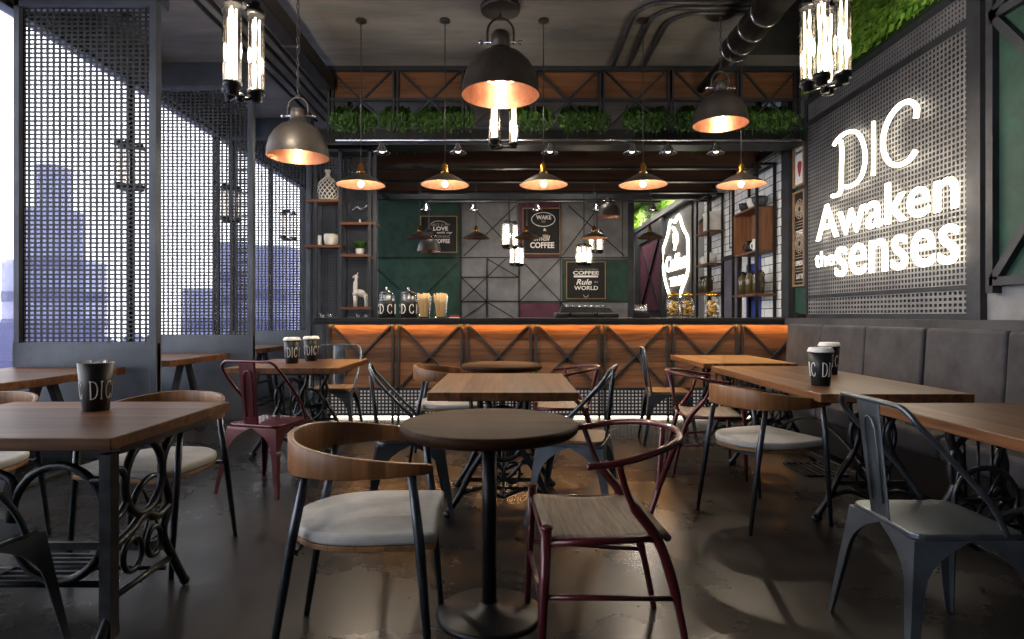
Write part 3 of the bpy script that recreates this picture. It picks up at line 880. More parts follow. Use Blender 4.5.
for i, (px, y, lab) in enumerate(((470, 8.36, 'dim fern on the middle inner beam left of the tube lamp'), (520, 8.36, 'dim fern on the middle inner beam behind the centre cone pendant'),
                                  (585, 8.36, 'dim fern on the middle inner beam right of the centre cone pendant'), (690, 7.56, 'fern on the nearest inner beam at its right end'), (430, 9.16, 'fern on the farthest inner beam at its left end'), (405, 7.56, 'fern on the nearest inner beam at its left end'),
                                  (560, 9.16, 'fern on the farthest inner beam right of its middle'), (640, 8.36, 'fern on the middle inner beam above the fourth cone pendant'))):
    fern((px - 512) / 600 * y, y + .02, 3.28, .45, lab, 60 + i, n=120, drop=.2, group='ferns on the inner beams')

# ------------------------------------------------------------------ spot rails
def rail(y, z, x0, x1, label, xs, glab, labs, on):
    t = thing('light_rail', label, 'rail', (0, y, z), 0, 'spotlight rails')
    MB().tube([(x0, 0, 0), (x1, 0, 0)], .014, 8).build('rail_tube', 'chrome' if on else 'conduit', t)
    for x in (x0 + .1, (x0 + x1) / 2, x1 - .1):
        MB().tube([(x, 0, 0), (x, .0, 3.1 - z), (x, .285, 3.1 - z)] if y < 6.5 else [(x, 0, 0), (x, .16, 3.08 - z)], .006, 6).build('wall_bracket', 'black', t)
    base = None
    for x, lb in zip(xs, labs):
        if base is None:
            base = spot_thing(x, y, z - .016, lb, glab)
        else:
            dup(base, (x, y, z - .016), 0, lb)
def spot_thing(x, y, z, label, group):
    t = thing('spotlight', label, 'lamp', (x, y, z), 0, group)
    MB().lathe([(.012, 0), (.012, -.03), (.02, -.034)], seg=10).build('stem', 'black', t)
    b = MB().lathe([(.03, -.02), (.038, -.055), (.06, -.09), (.095, -.12), (.09, -.127), (.055, -.1), (.0, -.095)], seg=18)
    b.build('reflector_head', 'chrome', t)
    MB().ball((0, 0, -.105), .03, 8, (1, 1, .6)).build('lamp_face', 'filament_low', t)
    return t
M['filament_low'] = glow('spot_face_glow', (1.0, .9, .78), 1.6)
sl = ['left end of the front rail, above the leftmost cone pendant', 'front rail, above the second cone pendant', 'front rail, right of the tube lamp', 'front rail, above the fourth cone pendant', 'front rail, under the fourth truss cross', 'front rail, under the tilted dome lamp']
rail(6.42, 3.02, (336 - 512) / 600 * 6.42, 3.1, 'bright steel rail under the front of the bar canopy', [(p - 512) / 600 * 6.42 for p in (382, 458, 550, 632, 668, 716)], 'spotlights on the front rail',
     ['small chrome spotlight on the ' + s for s in sl], True)
sl2 = ['left end of the rear rail', 'rear rail above the LOVE chalkboard', 'rear rail above the maroon panel', 'rear rail above the grey crossed panel', 'right end of the rear rail by the living wall']
rail(9.7, 2.98, (425 - 512) / 600 * 9.7, 2.4, 'dim steel rail in front of the back wall', [(p - 512) / 600 * 9.7 for p in (426, 474, 537, 597, 653)], 'spotlights on the rear rail',
     ['small dark spotlight at the ' + s if 'end' in s else 'small dark spotlight on the ' + s for s in sl2], False)

# ------------------------------------------------------------------ pendant lamps
def cone_pendant(loc, r, cord, label, group, power, lit=True):
    t = thing('cone_pendant', label, 'lamp', loc, 0, group)
    k = r / .226
    MB().lathe([(.028 * k, .115 * k), (.05 * k, .10 * k), (.09 * k, .085 * k), (r, .004), (r + .003, 0), (r, -.002), (.09 * k, .078 * k), (.03 * k, .09 * k)], seg=40, cap=False).build('outer_shade', 'shade', t)
    MB().lathe([(r - .004, -.001), (.09 * k, .075 * k), (.02 * k, .088 * k)], seg=40, cap=False).build('copper_lining', 'copper', t)
    MB().lathe([(.0, .21 * k), (.012 * k, .21 * k), (.02 * k, .19 * k), (.03 * k, .185 * k), (.03 * k, .13 * k), (.042 * k, .12 * k), (.042 * k, .108 * k)], seg=20).build('brass_socket', 'brass', t)
    MB().tube([(0, 0, .2 * k), (0, 0, cord)], .0045, 6).build('cord', 'conduit', t)
    MB().lathe([(.05, cord - .02), (.05, cord - .001)], seg=16).build('ceiling_rose', 'shade', t)
    if lit:
        MB().ball((0, 0, .01 * k), .028 * k, 12).build('bulb', 'bulb', t)
        pointlight('bulb_light', t, (0, 0, -.035 * k), power, (1.0, .84, .64), .03)
    return t
ord5 = ['leftmost', 'second from the left', 'middle', 'second from the right', 'rightmost']
PY = 5.65
for i, px in enumerate((361, 445, 543.5, 643, 741)):
    cone_pendant(((px - 512) / 600 * PY, PY, 2.375), .226, (1.2 if i == 4 else CZ - 2.375), 'lit cone pendant with copper inside, %s of five before the bar' % ord5[i], 'lit cone pendants in front of the bar', 26)
for i, px in enumerate((420, 476, 527, 594, 650)):
    y = 8.9
    cone_pendant(((px - 512) / 600 * y, y, EYE + (315 - 238) / 600 * y), .20, 3.9 - (EYE + (315 - 238) / 600 * y), 'unlit small cone pendant, %s of the five behind the bar' % ord5[i], 'unlit cone pendants behind the bar', 0, False)

def dome(loc, r, label, power, chain=0.0, yoke=True, lit=True, tilt=(0, 0)):
    t = thing('dome_pendant', label, 'lamp', loc, 0, 'dome lamps')
    t.rotation_euler = (tilt[0], tilt[1], 0)
    k = r / .34
    prof = [(.095, .40), (.11, .385), (.12, .36), (.19, .34), (.26, .27), (.31, .18), (.335, .08), (.34, .0)]
    MB().lathe([(a * k, b * k) for a, b in prof] + [(r * 1.012, -.004), (r * 1.0, -.006)], seg=48, cap=False).build('outer_shade', 'shade', t)
    MB().lathe([(r * .99, -.005), (.325 * k, .08 * k), (.3 * k, .17 * k), (.25 * k, .255 * k), (.18 * k, .32 * k), (.0, .335 * k)], seg=48, cap=False).build('copper_lining', 'copper', t)
    MB().lathe([(.0, .54 * k), (.07 * k, .54 * k), (.08 * k, .52 * k), (.085 * k, .38 * k)], seg=24).build('neck', 'shade', t)
    if yoke:
        y_ = MB().tube([(-.115 * k, 0, .44 * k)] + [(-.115 * k, 0, .55 * k)] + [(.115 * k * math.cos(PI - a), 0, (.55 + .12 * math.sin(a)) * k) for a in [PI / 10 * j for j in range(11)]] + [(.115 * k, 0, .44 * k)], .010 * k, 8)
        y_.build('yoke', 'shade', t)
        MB().tube([(-.17 * k, 0, .46 * k), (.17 * k, 0, .46 * k)], .012 * k, 8).ball((-.175 * k, 0, .46 * k), .022 * k, 8).ball((.175 * k, 0, .46 * k), .022 * k, 8).build('yoke_bolt', 'chrome', t)
    top = .66 * k
    if chain:
        g = MB()
        n = int((chain - top) / .045)
        for j in range(n):
            z = top + j * (chain - top) / n
            a = (j % 2) * PI / 2
            g.tube([(math.cos(a) * .011 * math.cos(b), math.sin(a) * .011 * math.cos(b), z + .022 + .03 * math.sin(b)) for b in [2 * PI / 8 * q for q in range(8)]], .0035, 4, closed=True)
        g.build('chain', 'conduit', t)
    MB().lathe([(.17 * k, (chain or top) - .045 * k), (.175 * k, (chain or top) - .03 * k), (.175 * k, (chain or top) - .002)], seg=28).build('ceiling_rose', 'shade', t)
    if lit:
        MB().ball((0, 0, .10 * k), .045 * k, 14).build('bulb', 'bulb', t)
        MB().tube([(.15 * k * math.cos(a), .15 * k * math.sin(a), .16 * k) for a in [2 * PI / 24 * q for q in range(24)]], .006 * k, 5, closed=True).build('inner_ring', 'filament', t)
        pointlight('bulb_light', t, (0, 0, .0 * k), power, (1.0, .82, .62), .04)
    return t
dome(((500.5 - 512) / 600 * 5.4, 5.4, 3.13), .35, 'largest dome lamp with copper inside, mounted on the ceiling at the centre', 5.5, chain=.798)
dome(((298 - 512) / 600 * 5.0, 5.0, 2.47), .25, 'dark dome lamp on a long chain at the left, beside the screens', 2.2, chain=1.46)
dome(((720.5 - 512) / 600 * 5.5, 5.5, 2.90), .245, 'lit dome lamp tilted on its chain, right of the fourth cone pendant', 4.5, chain=1.03, tilt=(0, -.0))
dome(((429 - 512) / 600 * 9.3, 9.3, 2.14), .18, 'small unlit dome lamp in front of the LOVE chalkboard', 0, chain=1.77, lit=False)
dome(((609 - 512) / 600 * 9.3, 9.3, 2.68), .18, 'small unlit dome lamp near the living wall at the back', 0, chain=1.23, lit=False)

def tube_cluster(loc, label, n, h, r, ring, power, lit=True, hang=1.0, a0=0.3, group='edison tube clusters'):
    t = thing('tube_cluster_lamp', label, 'lamp', loc, 0, group)
    for j in range(n):
        a = a0 + 2 * PI * j / n
        cx, cy = ring * math.cos(a), ring * math.sin(a)
        dz = (j % 2) * .03 * h
        q = MB().lathe([(r, .09 * h + dz), (r * 1.02, .5 * h + dz), (r, .93 * h + dz)], (cx, cy, 0), 18, cap=False).build('glass_tube', 'tubeglass', t)
        if lit:
            g = MB()
            for w in range(3):
                b = a + 2 * PI * w / 3
                pts = [(cx + r * .42 * math.cos(b + .4 * math.sin(9 * z)), cy + r * .42 * math.sin(b + .4 * math.sin(9 * z)), (.14 + .74 * z) * h + dz) for z in [i_ / 14 for i_ in range(15)]]
                g.tube(pts, r * .13, 5)
            g.build('filament', 'filament', q)
        MB().lathe([(r * .3, -.03 * h), (r * .75, -.015 * h), (r * .75, .04 * h), (r * 1.1, .045 * h), (r * 1.12, .10 * h), (r * .9, .105 * h)], (cx, cy, dz), 16).build('end_cap', 'black', t)
        MB().lathe([(r * .9, .915 * h), (r * 1.12, .92 * h), (r * 1.1, .97 * h), (r * .6, .98 * h), (r * .55, 1.06 * h)], (cx, cy, dz), 16).build('end_cap', 'black', t)
    hub = MB().lathe([(.0, -.05 * h), (.028, -.05 * h), (.03, .03 * h), (.012, .05 * h)], seg=12).lathe([(.04, .98 * h), (.045, 1.05 * h), (.02, 1.1 * h)], seg=12)
    for j in range(n):
        a = a0 + 2 * PI * j / n
        for z in (.0, 1.02):
            hub.tube([(0, 0, z * h), (ring * math.cos(a), ring * math.sin(a), z * h)], .011, 6)
    hub.tube([(0, 0, 0), (0, 0, 1.0 * h)], .006, 6)
    hub.build('hub', 'black', t)
    MB().tube([(0, 0, 1.05 * h), (0, 0, hang)], .008, 6).build('stem', 'black', t)
    MB().lathe([(.07, hang - .03), (.07, hang - .001)], seg=16).build('ceiling_rose', 'black', t)
    if lit and power:
        pointlight('tube_light', t, (0, 0, .5 * h), power, (1.0, .86, .68), .06)
    return t
def tc(px, d, z, *a, **k):
    return tube_cluster(((px - 512) / 600 * d, d, z), *a, hang=(3.53 if px == 825 else CZ) - z, **k)
tc(240, 4.0, 2.60, 'bright cluster of glass tube bulbs at the top left above the screens', 3, .62, .052, .10, 80, a0=.5)
tc(825, 4.0, 2.66, 'bright cluster of glass tube bulbs in front of the living wall at the top right', 4, .60, .05, .105, 55, a0=.9)
tc(500.5, 5.9, 2.80, 'cluster of glass tube bulbs hanging behind the largest dome lamp', 3, .46, .045, .13, 8, a0=.1)
tc(509, 9.4, 2.20, 'upper small tube cluster in front of the maroon panel', 3, .40, .05, .1, 8, a0=.2)
tc(517, 9.7, 1.95, 'lower small tube cluster beside the WAKE chalkboard', 3, .32, .045, .09, 0, a0=.6)
tc(584, 9.2, 1.92, 'small tube cluster just above the COFFEE Rule chalkboard', 3, .30, .05, .09, 8, a0=.4)
tc(597, 9.6, 2.15, 'small tube cluster behind the one above the COFFEE Rule chalkboard', 3, .34, .05, .09, 0, a0=.8)
for i, (px, d) in enumerate(((128, 5.6), (229, 7.5), (287, 9.3))):
    tc(px, d, 2.32, 'unlit tube cluster hanging behind the %s screen' % ['nearest', 'middle', 'farthest'][i], 3, .42, .045, .1, 0, lit=False, a0=.4)

def fill_light(x, y, label, power):  # added fill light in the form of a round ceiling lamp
    t = thing('added_fill_light', label, 'lamp', (x, y, CZ - .09), 0, 'added ceiling fill lights')
    MB().lathe([(.0, .089), (.2, .089), (.21, .05), (.21, .0), (.195, .0), (.195, .03)], seg=32, cap=False).build('rim', 'black', t)
    MB().lathe([(0, .02), (.195, .02)], seg=32, cap=False).build('fill_diffuser', 'fill_panel', t)
    l = arealight('fill_area_light', t, (0, 0, .0), (0, 0, 0), .3, .3, power, (1.0, .9, .78))
M['fill_panel'] = glow('added_fill_glow', (1.0, .92, .8), 4)
fill_light(2.75, 12.2, 'nearest added fill light, unseen on the corridor ceiling beside the bottle sign', 45)  # added out of view to brighten the dark corridor
fill_light(2.75, 15.2, 'farthest added fill light, unseen on the corridor ceiling', 35)
fill_light(-1.2, 9.55, 'added fill light on the ceiling over the left of the back wall', 14)  # this pair is added to lift the back wall
fill_light(1.0, 9.55, 'added fill light on the ceiling over the right of the back wall', 14)
# ------------------------------------------------------------------ display rack at the left end of the bar
SY = 6.95
def sx(px):
    return (px - 512) / 600 * SY
def sz(py):
    return EYE + (315 - py) / 600 * SY
CT = 1.118
t = thing('display_rack', 'tall steel rack with short wooden shelves standing on the left end of the bar', 'rack', (0, SY, CT))
g = MB()
for px in (318, 342.5, 371.5, 377):
    g.box(sx(px) - .018, sx(px) + .018, -.10, -.064, 0, 3.06 - CT)
for px in (318, 342.5, 371.5):
    g.box(sx(px) - .014, sx(px) + .014, .10, .13, 0, 3.06 - CT)
g.box(sx(317), sx(378), -.1, .13, 1.9, 1.93)
g.build('frame', 'frame', t)
grid_mb(MB(), sx(318), sx(371), .03, 1.9, .034, .034, .014, .014, .003, lambda u, v, w: (u, .135 + w, v)).build('mesh_back', 'frame', t)
shelves = [(309, 342, 201), (307, 343, 246), (343, 378, 223.5), (343, 372, 255), (343, 374, 307)]
for (a, b, y) in shelves:
    MB().box(sx(a), sx(b), -.11, .10, sz(y) - CT - .03, sz(y) - CT).build('shelf', 'shelfwood', t, .002)
def on(px, shelf_py, name, label, cat, dy=0.0):
    return thing(name, label, cat, (sx(px), SY + dy, sz(shelf_py) + .0005))
# perforated white vase
v = on(328, 201, 'lattice_vase', 'white lattice vase with a pinched neck on the top left shelf', 'vase')
pr = [(.055, 0), (.10, .03), (.125, .10), (.118, .17), (.08, .23), (.03, .275), (.018, .31), (.03, .35)]
MB().lathe([(a * .93, b + .001) for a, b in pr], seg=24, cap=False).build('inner_body', 'darkconc', v)
g = MB()
P = smooth_path([(a, 0, b) for a, b in pr], 5)
for k in range(14):
    for sgn in (1, -1):
        g.tube([(p.x * math.cos(k * 2 * PI / 14 + sgn * p.z * 7), p.x * math.sin(k * 2 * PI / 14 + sgn * p.z * 7), p.z) for p in P], .0055, 5)
g.lathe([(.052, 0), (.06, .0), (.06, .012), (.05, .012)], seg=24)
g.lathe([(.026, .335), (.035, .35), (.03, .355)], seg=20)
g.build('lattice', 'offwhite', v)
q = on(331, 246, 'flower_pot', 'white ribbed pot with small leaves on the lower left shelf', 'plant pot')
MB().lathe([(.055, 0), (.075, .03), (.08, .1), (.076, .135), (.068, .135), (.066, .12), (0, .115)], seg=24).build('pot', 'offwhite', q)
def sprig(parent, z, n, h, s, seed, m='leaf'):
    random.seed(seed); g = MB()
    for k in range(n):
        a = random.uniform(0, 6.28); r = random.uniform(.01, .06) * s
        p0 = Vector((r * .4 * math.cos(a), r * .4 * math.sin(a), z)); p1 = Vector((r * 2 * math.cos(a), r * 2 * math.sin(a), z + h * random.uniform(.5, 1)))
        sd = Vector((-math.sin(a), math.cos(a), 0)) * .006 * s
        m_ = p0.lerp(p1, .6)
        g.add([p0 - sd * .4, p0 + sd * .4, m_ + sd * 1.6, p1, m_ - sd * 1.6], [(0, 1, 2, 3, 4)], True)
    g.build('leaves', m, parent)
sprig(q, .11, 30, .06, 1, 5)
q = on(319.5, 246, 'candle_glass', 'thin white candle glass beside the ribbed pot', 'candle')
MB().lathe([(.02, 0), (.024, .01), (.024, .12), (.02, .12), (.018, .1), (0, .1)], seg=16).build('glass_body', 'offwhite', q)
MB().tube([(0, 0, .1), (0, 0, .13)], .003, 5).build('wick', 'black', q)
q = on(360, 223.5, 'ring_ornament', 'dark round ring ornament with a pale figure inside, on the top right shelf', 'ornament')
MB().lathe([(.035, 0), (.04, .006), (.012, .02), (.01, .05)], seg=16).build('foot', 'offwhite', q)
MB().tube([(.125 * math.cos(a), 0, .175 + .125 * math.sin(a)) for a in [2 * PI / 32 * k for k in range(32)]], .008, 6, closed=True).build('ring', 'chairleg', q)
MB().tube(smooth_path([(-.08, 0, .15), (-.03, 0, .19), (.02, 0, .165), (.08, 0, .20)], 5), .018, 8).ball((.085, 0, .2), .026, 8).build('figure', 'chrome', q)
q = on(360, 255, 'flower_pot', 'small white pot with a bushy green plant on the middle right shelf', 'plant pot')
MB().lathe([(.03, 0), (.045, .015), (.05, .06), (.045, .075), (.04, .07), (0, .065)], seg=20).build('pot', 'offwhite', q)
sprig(q, .06, 90, .12, 1.2, 6)
q = on(360, 307, 'giraffe_figure', 'white giraffe figurine on the lowest shelf of the rack', 'figurine')
g = MB()
g.tube(smooth_path([(-.055, 0, .155), (-.02, 0, .165), (.03, 0, .15), (.075, 0, .115)], 5), [.03] * 5 + [.042] * 6 + [.03] * 5, 10)
g.tube(smooth_path([(-.045, 0, .14), (-.055, 0, .22), (-.045, 0, .32), (-.035, 0, .36)], 5), [.04] * 3 + [.026] * 6 + [.018] * 7, 8)
g.tube([(-.03, 0, .362), (-.06, 0, .352), (-.085, 0, .34)], [.02, .018, .009], 8)
for x, y in ((-.055, -.02), (-.05, .02), (.07, -.022), (.078, .02)):
    g.tube([(x, y, .13), (x * 1.02, y, .06), (x * 1.05, y, 0)], [.02, .013, .013], 7)
for y in (-.008, .008):
    g.tube([(-.03, y, .375), (-.026, y, .40)], .004, 5)
g.build('body', 'offwhite', q)
MB().tube([(.085, 0, .12), (.1, 0, .06)], .005, 5).build('tail', 'offwhite', q)

# ------------------------------------------------------------------ cups and lettering
GLY = {
    'D': [[(.12, 0), (.12, 1)], [(0, 1), (.30, 1)], [(0, 0), (.30, 0)], [(.30, 1), (.55, .93), (.72, .75), (.78, .5), (.72, .25), (.55, .07), (.30, 0)]],
    'I': [[(.4, 0), (.4, 1)], [(.28, 1), (.52, 1)], [(.28, 0), (.52, 0)]],
    'C': [[(.74, .74), (.68, .92), (.5, 1), (.28, .93), (.12, .75), (.06, .5), (.12, .25), (.28, .07), (.5, 0), (.68, .08), (.74, .26)]],
}
def wrap_letters(mb, word, z0, h, w, pitch, rfun, r, start=0.0, flat=.35):
    a = start
    step = pitch if isinstance(pitch, dict) else {c: pitch for c in 'DIC'}
    for ch in word:
        for st_ in GLY[ch]:
            pts = [(a + x * w, z0 + y * h) for x, y in st_]
            sm = smooth_path([(p[0], p[1], 0) for p in pts], 4) if len(pts) > 2 else [Vector((pts[0][0] + (pts[1][0] - pts[0][0]) * k / 5, pts[0][1] + (pts[1][1] - pts[0][1]) * k / 5, 0)) for k in range(6)]
            mb.tube([(rfun(p.y) * math.cos(p.x), rfun(p.y) * math.sin(p.x), p.y) for p in sm], r, 5)
        a += step[ch]
def paper_cup(loc, label, turn, h=.215, group='black takeaway cups', lid=True):
    rz = math.atan2(-loc[1], -loc[0]) + turn - .28
    t = thing('takeaway_cup', label, 'cup', loc, rz, group)
    rb, rt = .050, .067
    rf = lambda z: rb + (rt - rb) * z / (h * .93)
    H = h * .93 if lid else h
    MB().lathe([(rb - .002, 0), (rb, .002), (rf(H * .5), H * .5), (rf(H), H), (rf(H) - .003, H)] + ([] if lid else [(rf(H) - .006, H - .01), (rb, .02), (0, .02)]), seg=32, cap=lid).build('cup_body', 'blackcup', t)
    g = MB()
    wrap_letters(g, 'DIC' * 3, h * .26, h * .36, .62, {'D': .50, 'I': .50, 'C': 2.0944 - 1.0}, rf, .0026)
    g.build('lettering', 'white', t)
    if lid:
        MB().lathe([(rf(H) + .004, H - .006), (rf(H) + .006, H), (rf(H) + .002, H + .006), (rf(H) - .004, h + .004), (rf(H) - .008, h + .006), (rf(H) - .012, h), (0, h)], seg=32).build('lid', 'white', t)
    else:
        random.seed(4)
        g = MB()
        for k in range(9):
            a = k * .7; r = .035
            x, y = r * math.cos(a), r * math.sin(a)
            z = h + random.uniform(-.002, .010)
            b = random.uniform(0, 3)
            g.add([(x - .024 * math.cos(b), y - .024 * math.sin(b), z - .03), (x + .024 * math.cos(b), y + .024 * math.sin(b), z - .03), (x + .02 * math.cos(b), y + .02 * math.sin(b), z + random.uniform(-.006, .004)), (x, y + .004, z + .003), (x - .02 * math.cos(b), y - .02 * math.sin(b), z - random.uniform(0, .008))], [(0, 1, 2, 3, 4)])
        g.build('napkins', 'white', t)
    return t
TT = .74
paper_cup((-.416 / .6 * 2.59 * 1.0 + .0, 2.59, TT), 'black cup stuffed with white napkins on the nearest left table', -.12, h=.205, lid=False)
paper_cup((1.80, 3.50, TT), 'nearer of the two lidded black cups on the right table', .42)
paper_cup((2.20, 4.16, TT), 'farther of the two lidded black cups on the right table, half hidden', -.1)
paper_cup((-1.87, 5.10, TT), 'left one of the two lidded black cups on the far left-centre table', -.45)
paper_cup((-1.80, 5.38, TT), 'right one of the two lidded black cups on the far left-centre table', -.4)

# ------------------------------------------------------------------ things on the bar
def oncounter(px, dy, name, label, cat, group=None, rz=0):
    y = BY + dy
    return thing(name, label, cat, ((px - 512) / 600 * y, y, CT + .0005), rz, group)
def jar(px, label):
    t = oncounter(px, .02, 'sweet_jar', label, 'jar', 'black jars with white letters on the bar', 0)
    MB().lathe([(.075, 0), (.09, .01), (.092, .17), (.088, .19), (0, .19)], seg=28).build('jar_body', 'blackcup', t)
    MB().lathe([(.088, .19), (.09, .26), (.08, .28), (.07, .285)], seg=28, cap=False).build('glass_top', 'jarglass', t)
    g = MB(); wrap_letters(g, 'DC' * 3, .05, .10, .75, 2 * PI / 6, lambda z: .0925, .0045, start=-2.38)
    g.build('lettering', 'white', t)
    random.seed(int(px)); g = MB()
    for k in range(16):
        a = random.uniform(0, 6.28); r = random.uniform(0, .055)
        g.tube([(r * math.cos(a), r * math.sin(a), .192), (r * 1.1 * math.cos(a), r * 1.1 * math.sin(a), random.uniform(.24, .275))], .012, 5)
    g.build('sachets', 'white', t)
    MB().lathe([(.0, .345), (.012, .345), (.016, .33), (.01, .318), (.03, .305), (.08, .286), (.082, .28)], seg=24).build('lid', 'chrome', t)
jar(387, 'left one of two black lettered jars on the bar')
jar(408.5, 'right one of two black lettered jars on the bar, beside the stirrers')
def stirrers(px, label, seed):
    t = oncounter(px, .0, 'stirrer_cup', label, 'cup', 'cups of wooden stirrers on the bar')
    MB().lathe([(.0, .0), (.062, .0), (.088, .25)], seg=24, cap=False).build('cup_body', 'jarglass', t)
    random.seed(seed); g = MB()
    for k in range(44):
        a = random.uniform(0, 6.28); r = random.uniform(0, .04)
        g.bar((r * math.cos(a), r * math.sin(a), .012), (r * 1.85 * math.cos(a), r * 1.85 * math.sin(a), random.uniform(.25, .28)), .013, .004)
    g.build('stirrers', 'stirrer', t)
stirrers(424, 'left clear cup packed with wooden stirrers on the bar', 1)
stirrers(440.5, 'right clear cup packed with wooden stirrers on the bar', 2)
t = oncounter(454.5, .0, 'name_sign', 'tiny red and white letter sign lying on the bar right of the stirrers', 'sign')
text_mb(MB(), 'mini', (-.05, .05, .002, .035), lambda u, v, w: (u, -w, v), bold=.03, depth=.01).build('lettering', 'red', t)
MB().box(-.055, .055, -.015, .01, 0, .004).build('base', 'white', t)
t = oncounter(586, .2, 'coffee_machine', 'low dark coffee machine lying wide behind the counter edge', 'coffee machine')
MB().box(-.36, .36, -.12, .2, .0, .06).build('body', 'black', t, .015)
MB().prism([(-.30, .06), (.30, .06), (.26, .11), (-.28, .13)], -.10, .18, lambda u, v, w: (u, w, v)).build('hood', 'steel', t)
g = MB()
for k in range(7):
    g.lathe([(.022, .12), (.024, .14), (.018, .145)], (-.21 + k * .07, .02, 0), 10)
g.build('knob_row', 'chrome', t)
for x in (-.2, .1):
    MB().tube([(x, -.12, .05), (x, -.2, .05)], .012, 8).lathe([(.03, .03), (.03, .055)], (x, -.12, 0), 12).build('filter_handle', 'black', t)
t = oncounter(641, .05, 'utensil_holder', 'black open holder with upright utensils on the bar left of the golden jars', 'holder')
MB().box(-.085, .085, -.05, .05, 0, .012).box(-.085, -.075, -.05, .05, 0, .09).box(.075, .085, -.05, .05, 0, .09).box(-.085, .085, .04, .05, 0, .09).box(-.085, .085, -.05, -.04, 0, .06).build('box', 'black', t, .002)
g = MB()
for k in range(9):
    g.tube([(-.06 + .015 * k, 0, .013), (-.062 + .0155 * k, .0, .15)], .005, 6)
g.build('utensils', 'chrome', t)
def biscuit_jar(px, label, seed):
    t = oncounter(px, .06, 'biscuit_jar', label, 'jar', 'glass jars of golden biscuits on the bar')
    MB().lathe([(.07, 0.012), (.082, .03), (.084, .2), (.07, .23), (.06, .245)], seg=28, cap=False).build('glass_body', 'jarglass', t)
    MB().lathe([(.0, .0), (.06, 0), (.072, .006), (.07, .012)], seg=24).build('foot', 'chrome', t)
    random.seed(seed); g = MB()
    for k in range(46):
        a = random.uniform(0, 6.28); r = math.sqrt(random.uniform(0, 1)) * .055
        g.ball((r * math.cos(a), r * math.sin(a), .035 + .155 * k / 46), random.uniform(.02, .026), 7, (1, 1, .55))
    o = g.build('biscuits', 'biscuit', t); o['kind'] = 'stuff'
    MB().lathe([(.066, .245), (.07, .25), (.07, .268), (.03, .28), (.014, .285), (.018, .30), (.0, .305)], seg=24).build('lid', 'brass', t)
biscuit_jar(673.5, 'leftmost glass jar of golden biscuits, in front of the bottle sign', 1)
biscuit_jar(687, 'middle glass jar of golden biscuits touching the leftmost', 2)
biscuit_jar(712, 'rightmost glass jar of golden biscuits, standing apart', 3)
t = oncounter(800, .05, 'card_reader', 'small black card reader at the right end of the bar', 'card reader')
MB().prism([(-.04, 0), (.04, 0), (.04, .03), (-.04, .06)], -.05, .05, lambda u, v, w: (w, u * -1, v)).build('body', 'black', t, .004)
MB().box(-.03, .03, -.02, .02, .046, .052).build('screen', 'chrome', t)
for i, px in enumerate((322, 330, 358, 366)):
    t = oncounter(px, -.02, 'glass_tumbler', ['leftmost tiny glass tumbler at the left end of the bar', 'second tiny glass tumbler from the left end of the bar', 'left tiny tumbler below the giraffe shelf', 'right tiny tumbler below the giraffe shelf'][i], 'glass', 'tiny tumblers on the bar')
    MB().lathe([(.018, 0), (.024, .05), (.022, .05), (.017, .006), (0, .006)], seg=14).build('glass_body', 'jarglass', t)
    MB().lathe([(.0, .007), (.017, .007), (.019, .03), (0, .03)], seg=12).build('sugar', 'white', t)

# ------------------------------------------------------------------ racks in front of the brick wall
def rack(y0, y1, zs, label, ztop=3.04, bays=()):
    t = thing('bottle_rack', label, 'rack', (3.17, (y0 + y1) / 2, 0))
    h = (y1 - y0) / 2
    g = MB()
    for x in (-.13, .09):
        for y in [-h, h] + list(bays):
            g.box(x - .016, x + .016, y - .016, y + .016, 0, ztop)
    for z in (ztop - .03, .06):
        for x in (-.13, .09):
            g.box(x - .016, x + .016, -h, h, z, z + .03)
        for y in (-h, h):
            g.box(-.13, .09, y - .016, y + .016, z, z + .03)
    g.build('frame', 'black', t)
    for z in zs:
        MB().box(-.145, .105, -h - .02, h + .02, z - .03, z).build('shelf', 'shelfwood', t, .002)
    return t
rack(7.45, 8.25, (1.42, .9, .45), 'near black steel rack with wooden shelves against the white brick')
rack(9.30, 9.86, (2.47, 1.96, 1.5, .9), 'far black steel rack with wooden shelves beside the neon bottle')
# wooden cube in the near rack
t = thing('box_shelf', 'open wooden box shelf with rounded corners held in the near rack', 'shelf', (3.17, 7.85, 1.94))
def rrect(hw, hh, r, n=5):
    out = []
    for cx, cy, a0 in ((hw - r, hh - r, 0), (-hw + r, hh - r, PI / 2), (-hw + r, -hh + r, PI), (hw - r, -hh + r, 1.5 * PI)):
        out += [(cx + r * math.cos(a0 + PI / 2 * k / n), cy + r * math.sin(a0 + PI / 2 * k / n)) for k in range(n + 1)]
    return out
o_, i_ = rrect(.375, .29, .05), rrect(.353, .268, .035)
n = len(o_)
vs = [(-.13, a, .29 + b) for a, b in o_] + [(-.13, a, .29 + b) for a, b in i_] + [(.10, a, .29 + b) for a, b in o_] + [(.10, a, .29 + b) for a, b in i_]
fs = []
for k in range(n):
    j = (k + 1) % n
    fs += [(k, j, n + j, n + k), (2 * n + k, 3 * n + k, 3 * n + j, 2 * n + j), (k, 2 * n + k, 2 * n + j, j), (n + k, n + j, 3 * n + j, 3 * n + k)]
MB().add(vs, fs).build('shell', 'boxwood', t)
MB().box(.085, .10, -.36, .36, .02, .56).build('back_board', 'boxwood', t)
def mug(loc, label, rz=0, group='mugs on the racks', m='offwhite', s=1.0):
    t = thing('coffee_mug', label, 'mug', loc, rz, group)
    MB().lathe([(.03 * s, 0), (.04 * s, .004), (.042 * s, .1 * s), (.038 * s, .1 * s), (.036 * s, .01), (0, .01)], seg=20).build('mug_body', m, t)
    MB().tube([(.04 * s + .026 * s * math.sin(a), 0, .05 * s - .03 * s * math.cos(a)) for a in [PI / 8 * k for k in range(9)]], .006 * s, 6).build('handle', m, t)
    return t
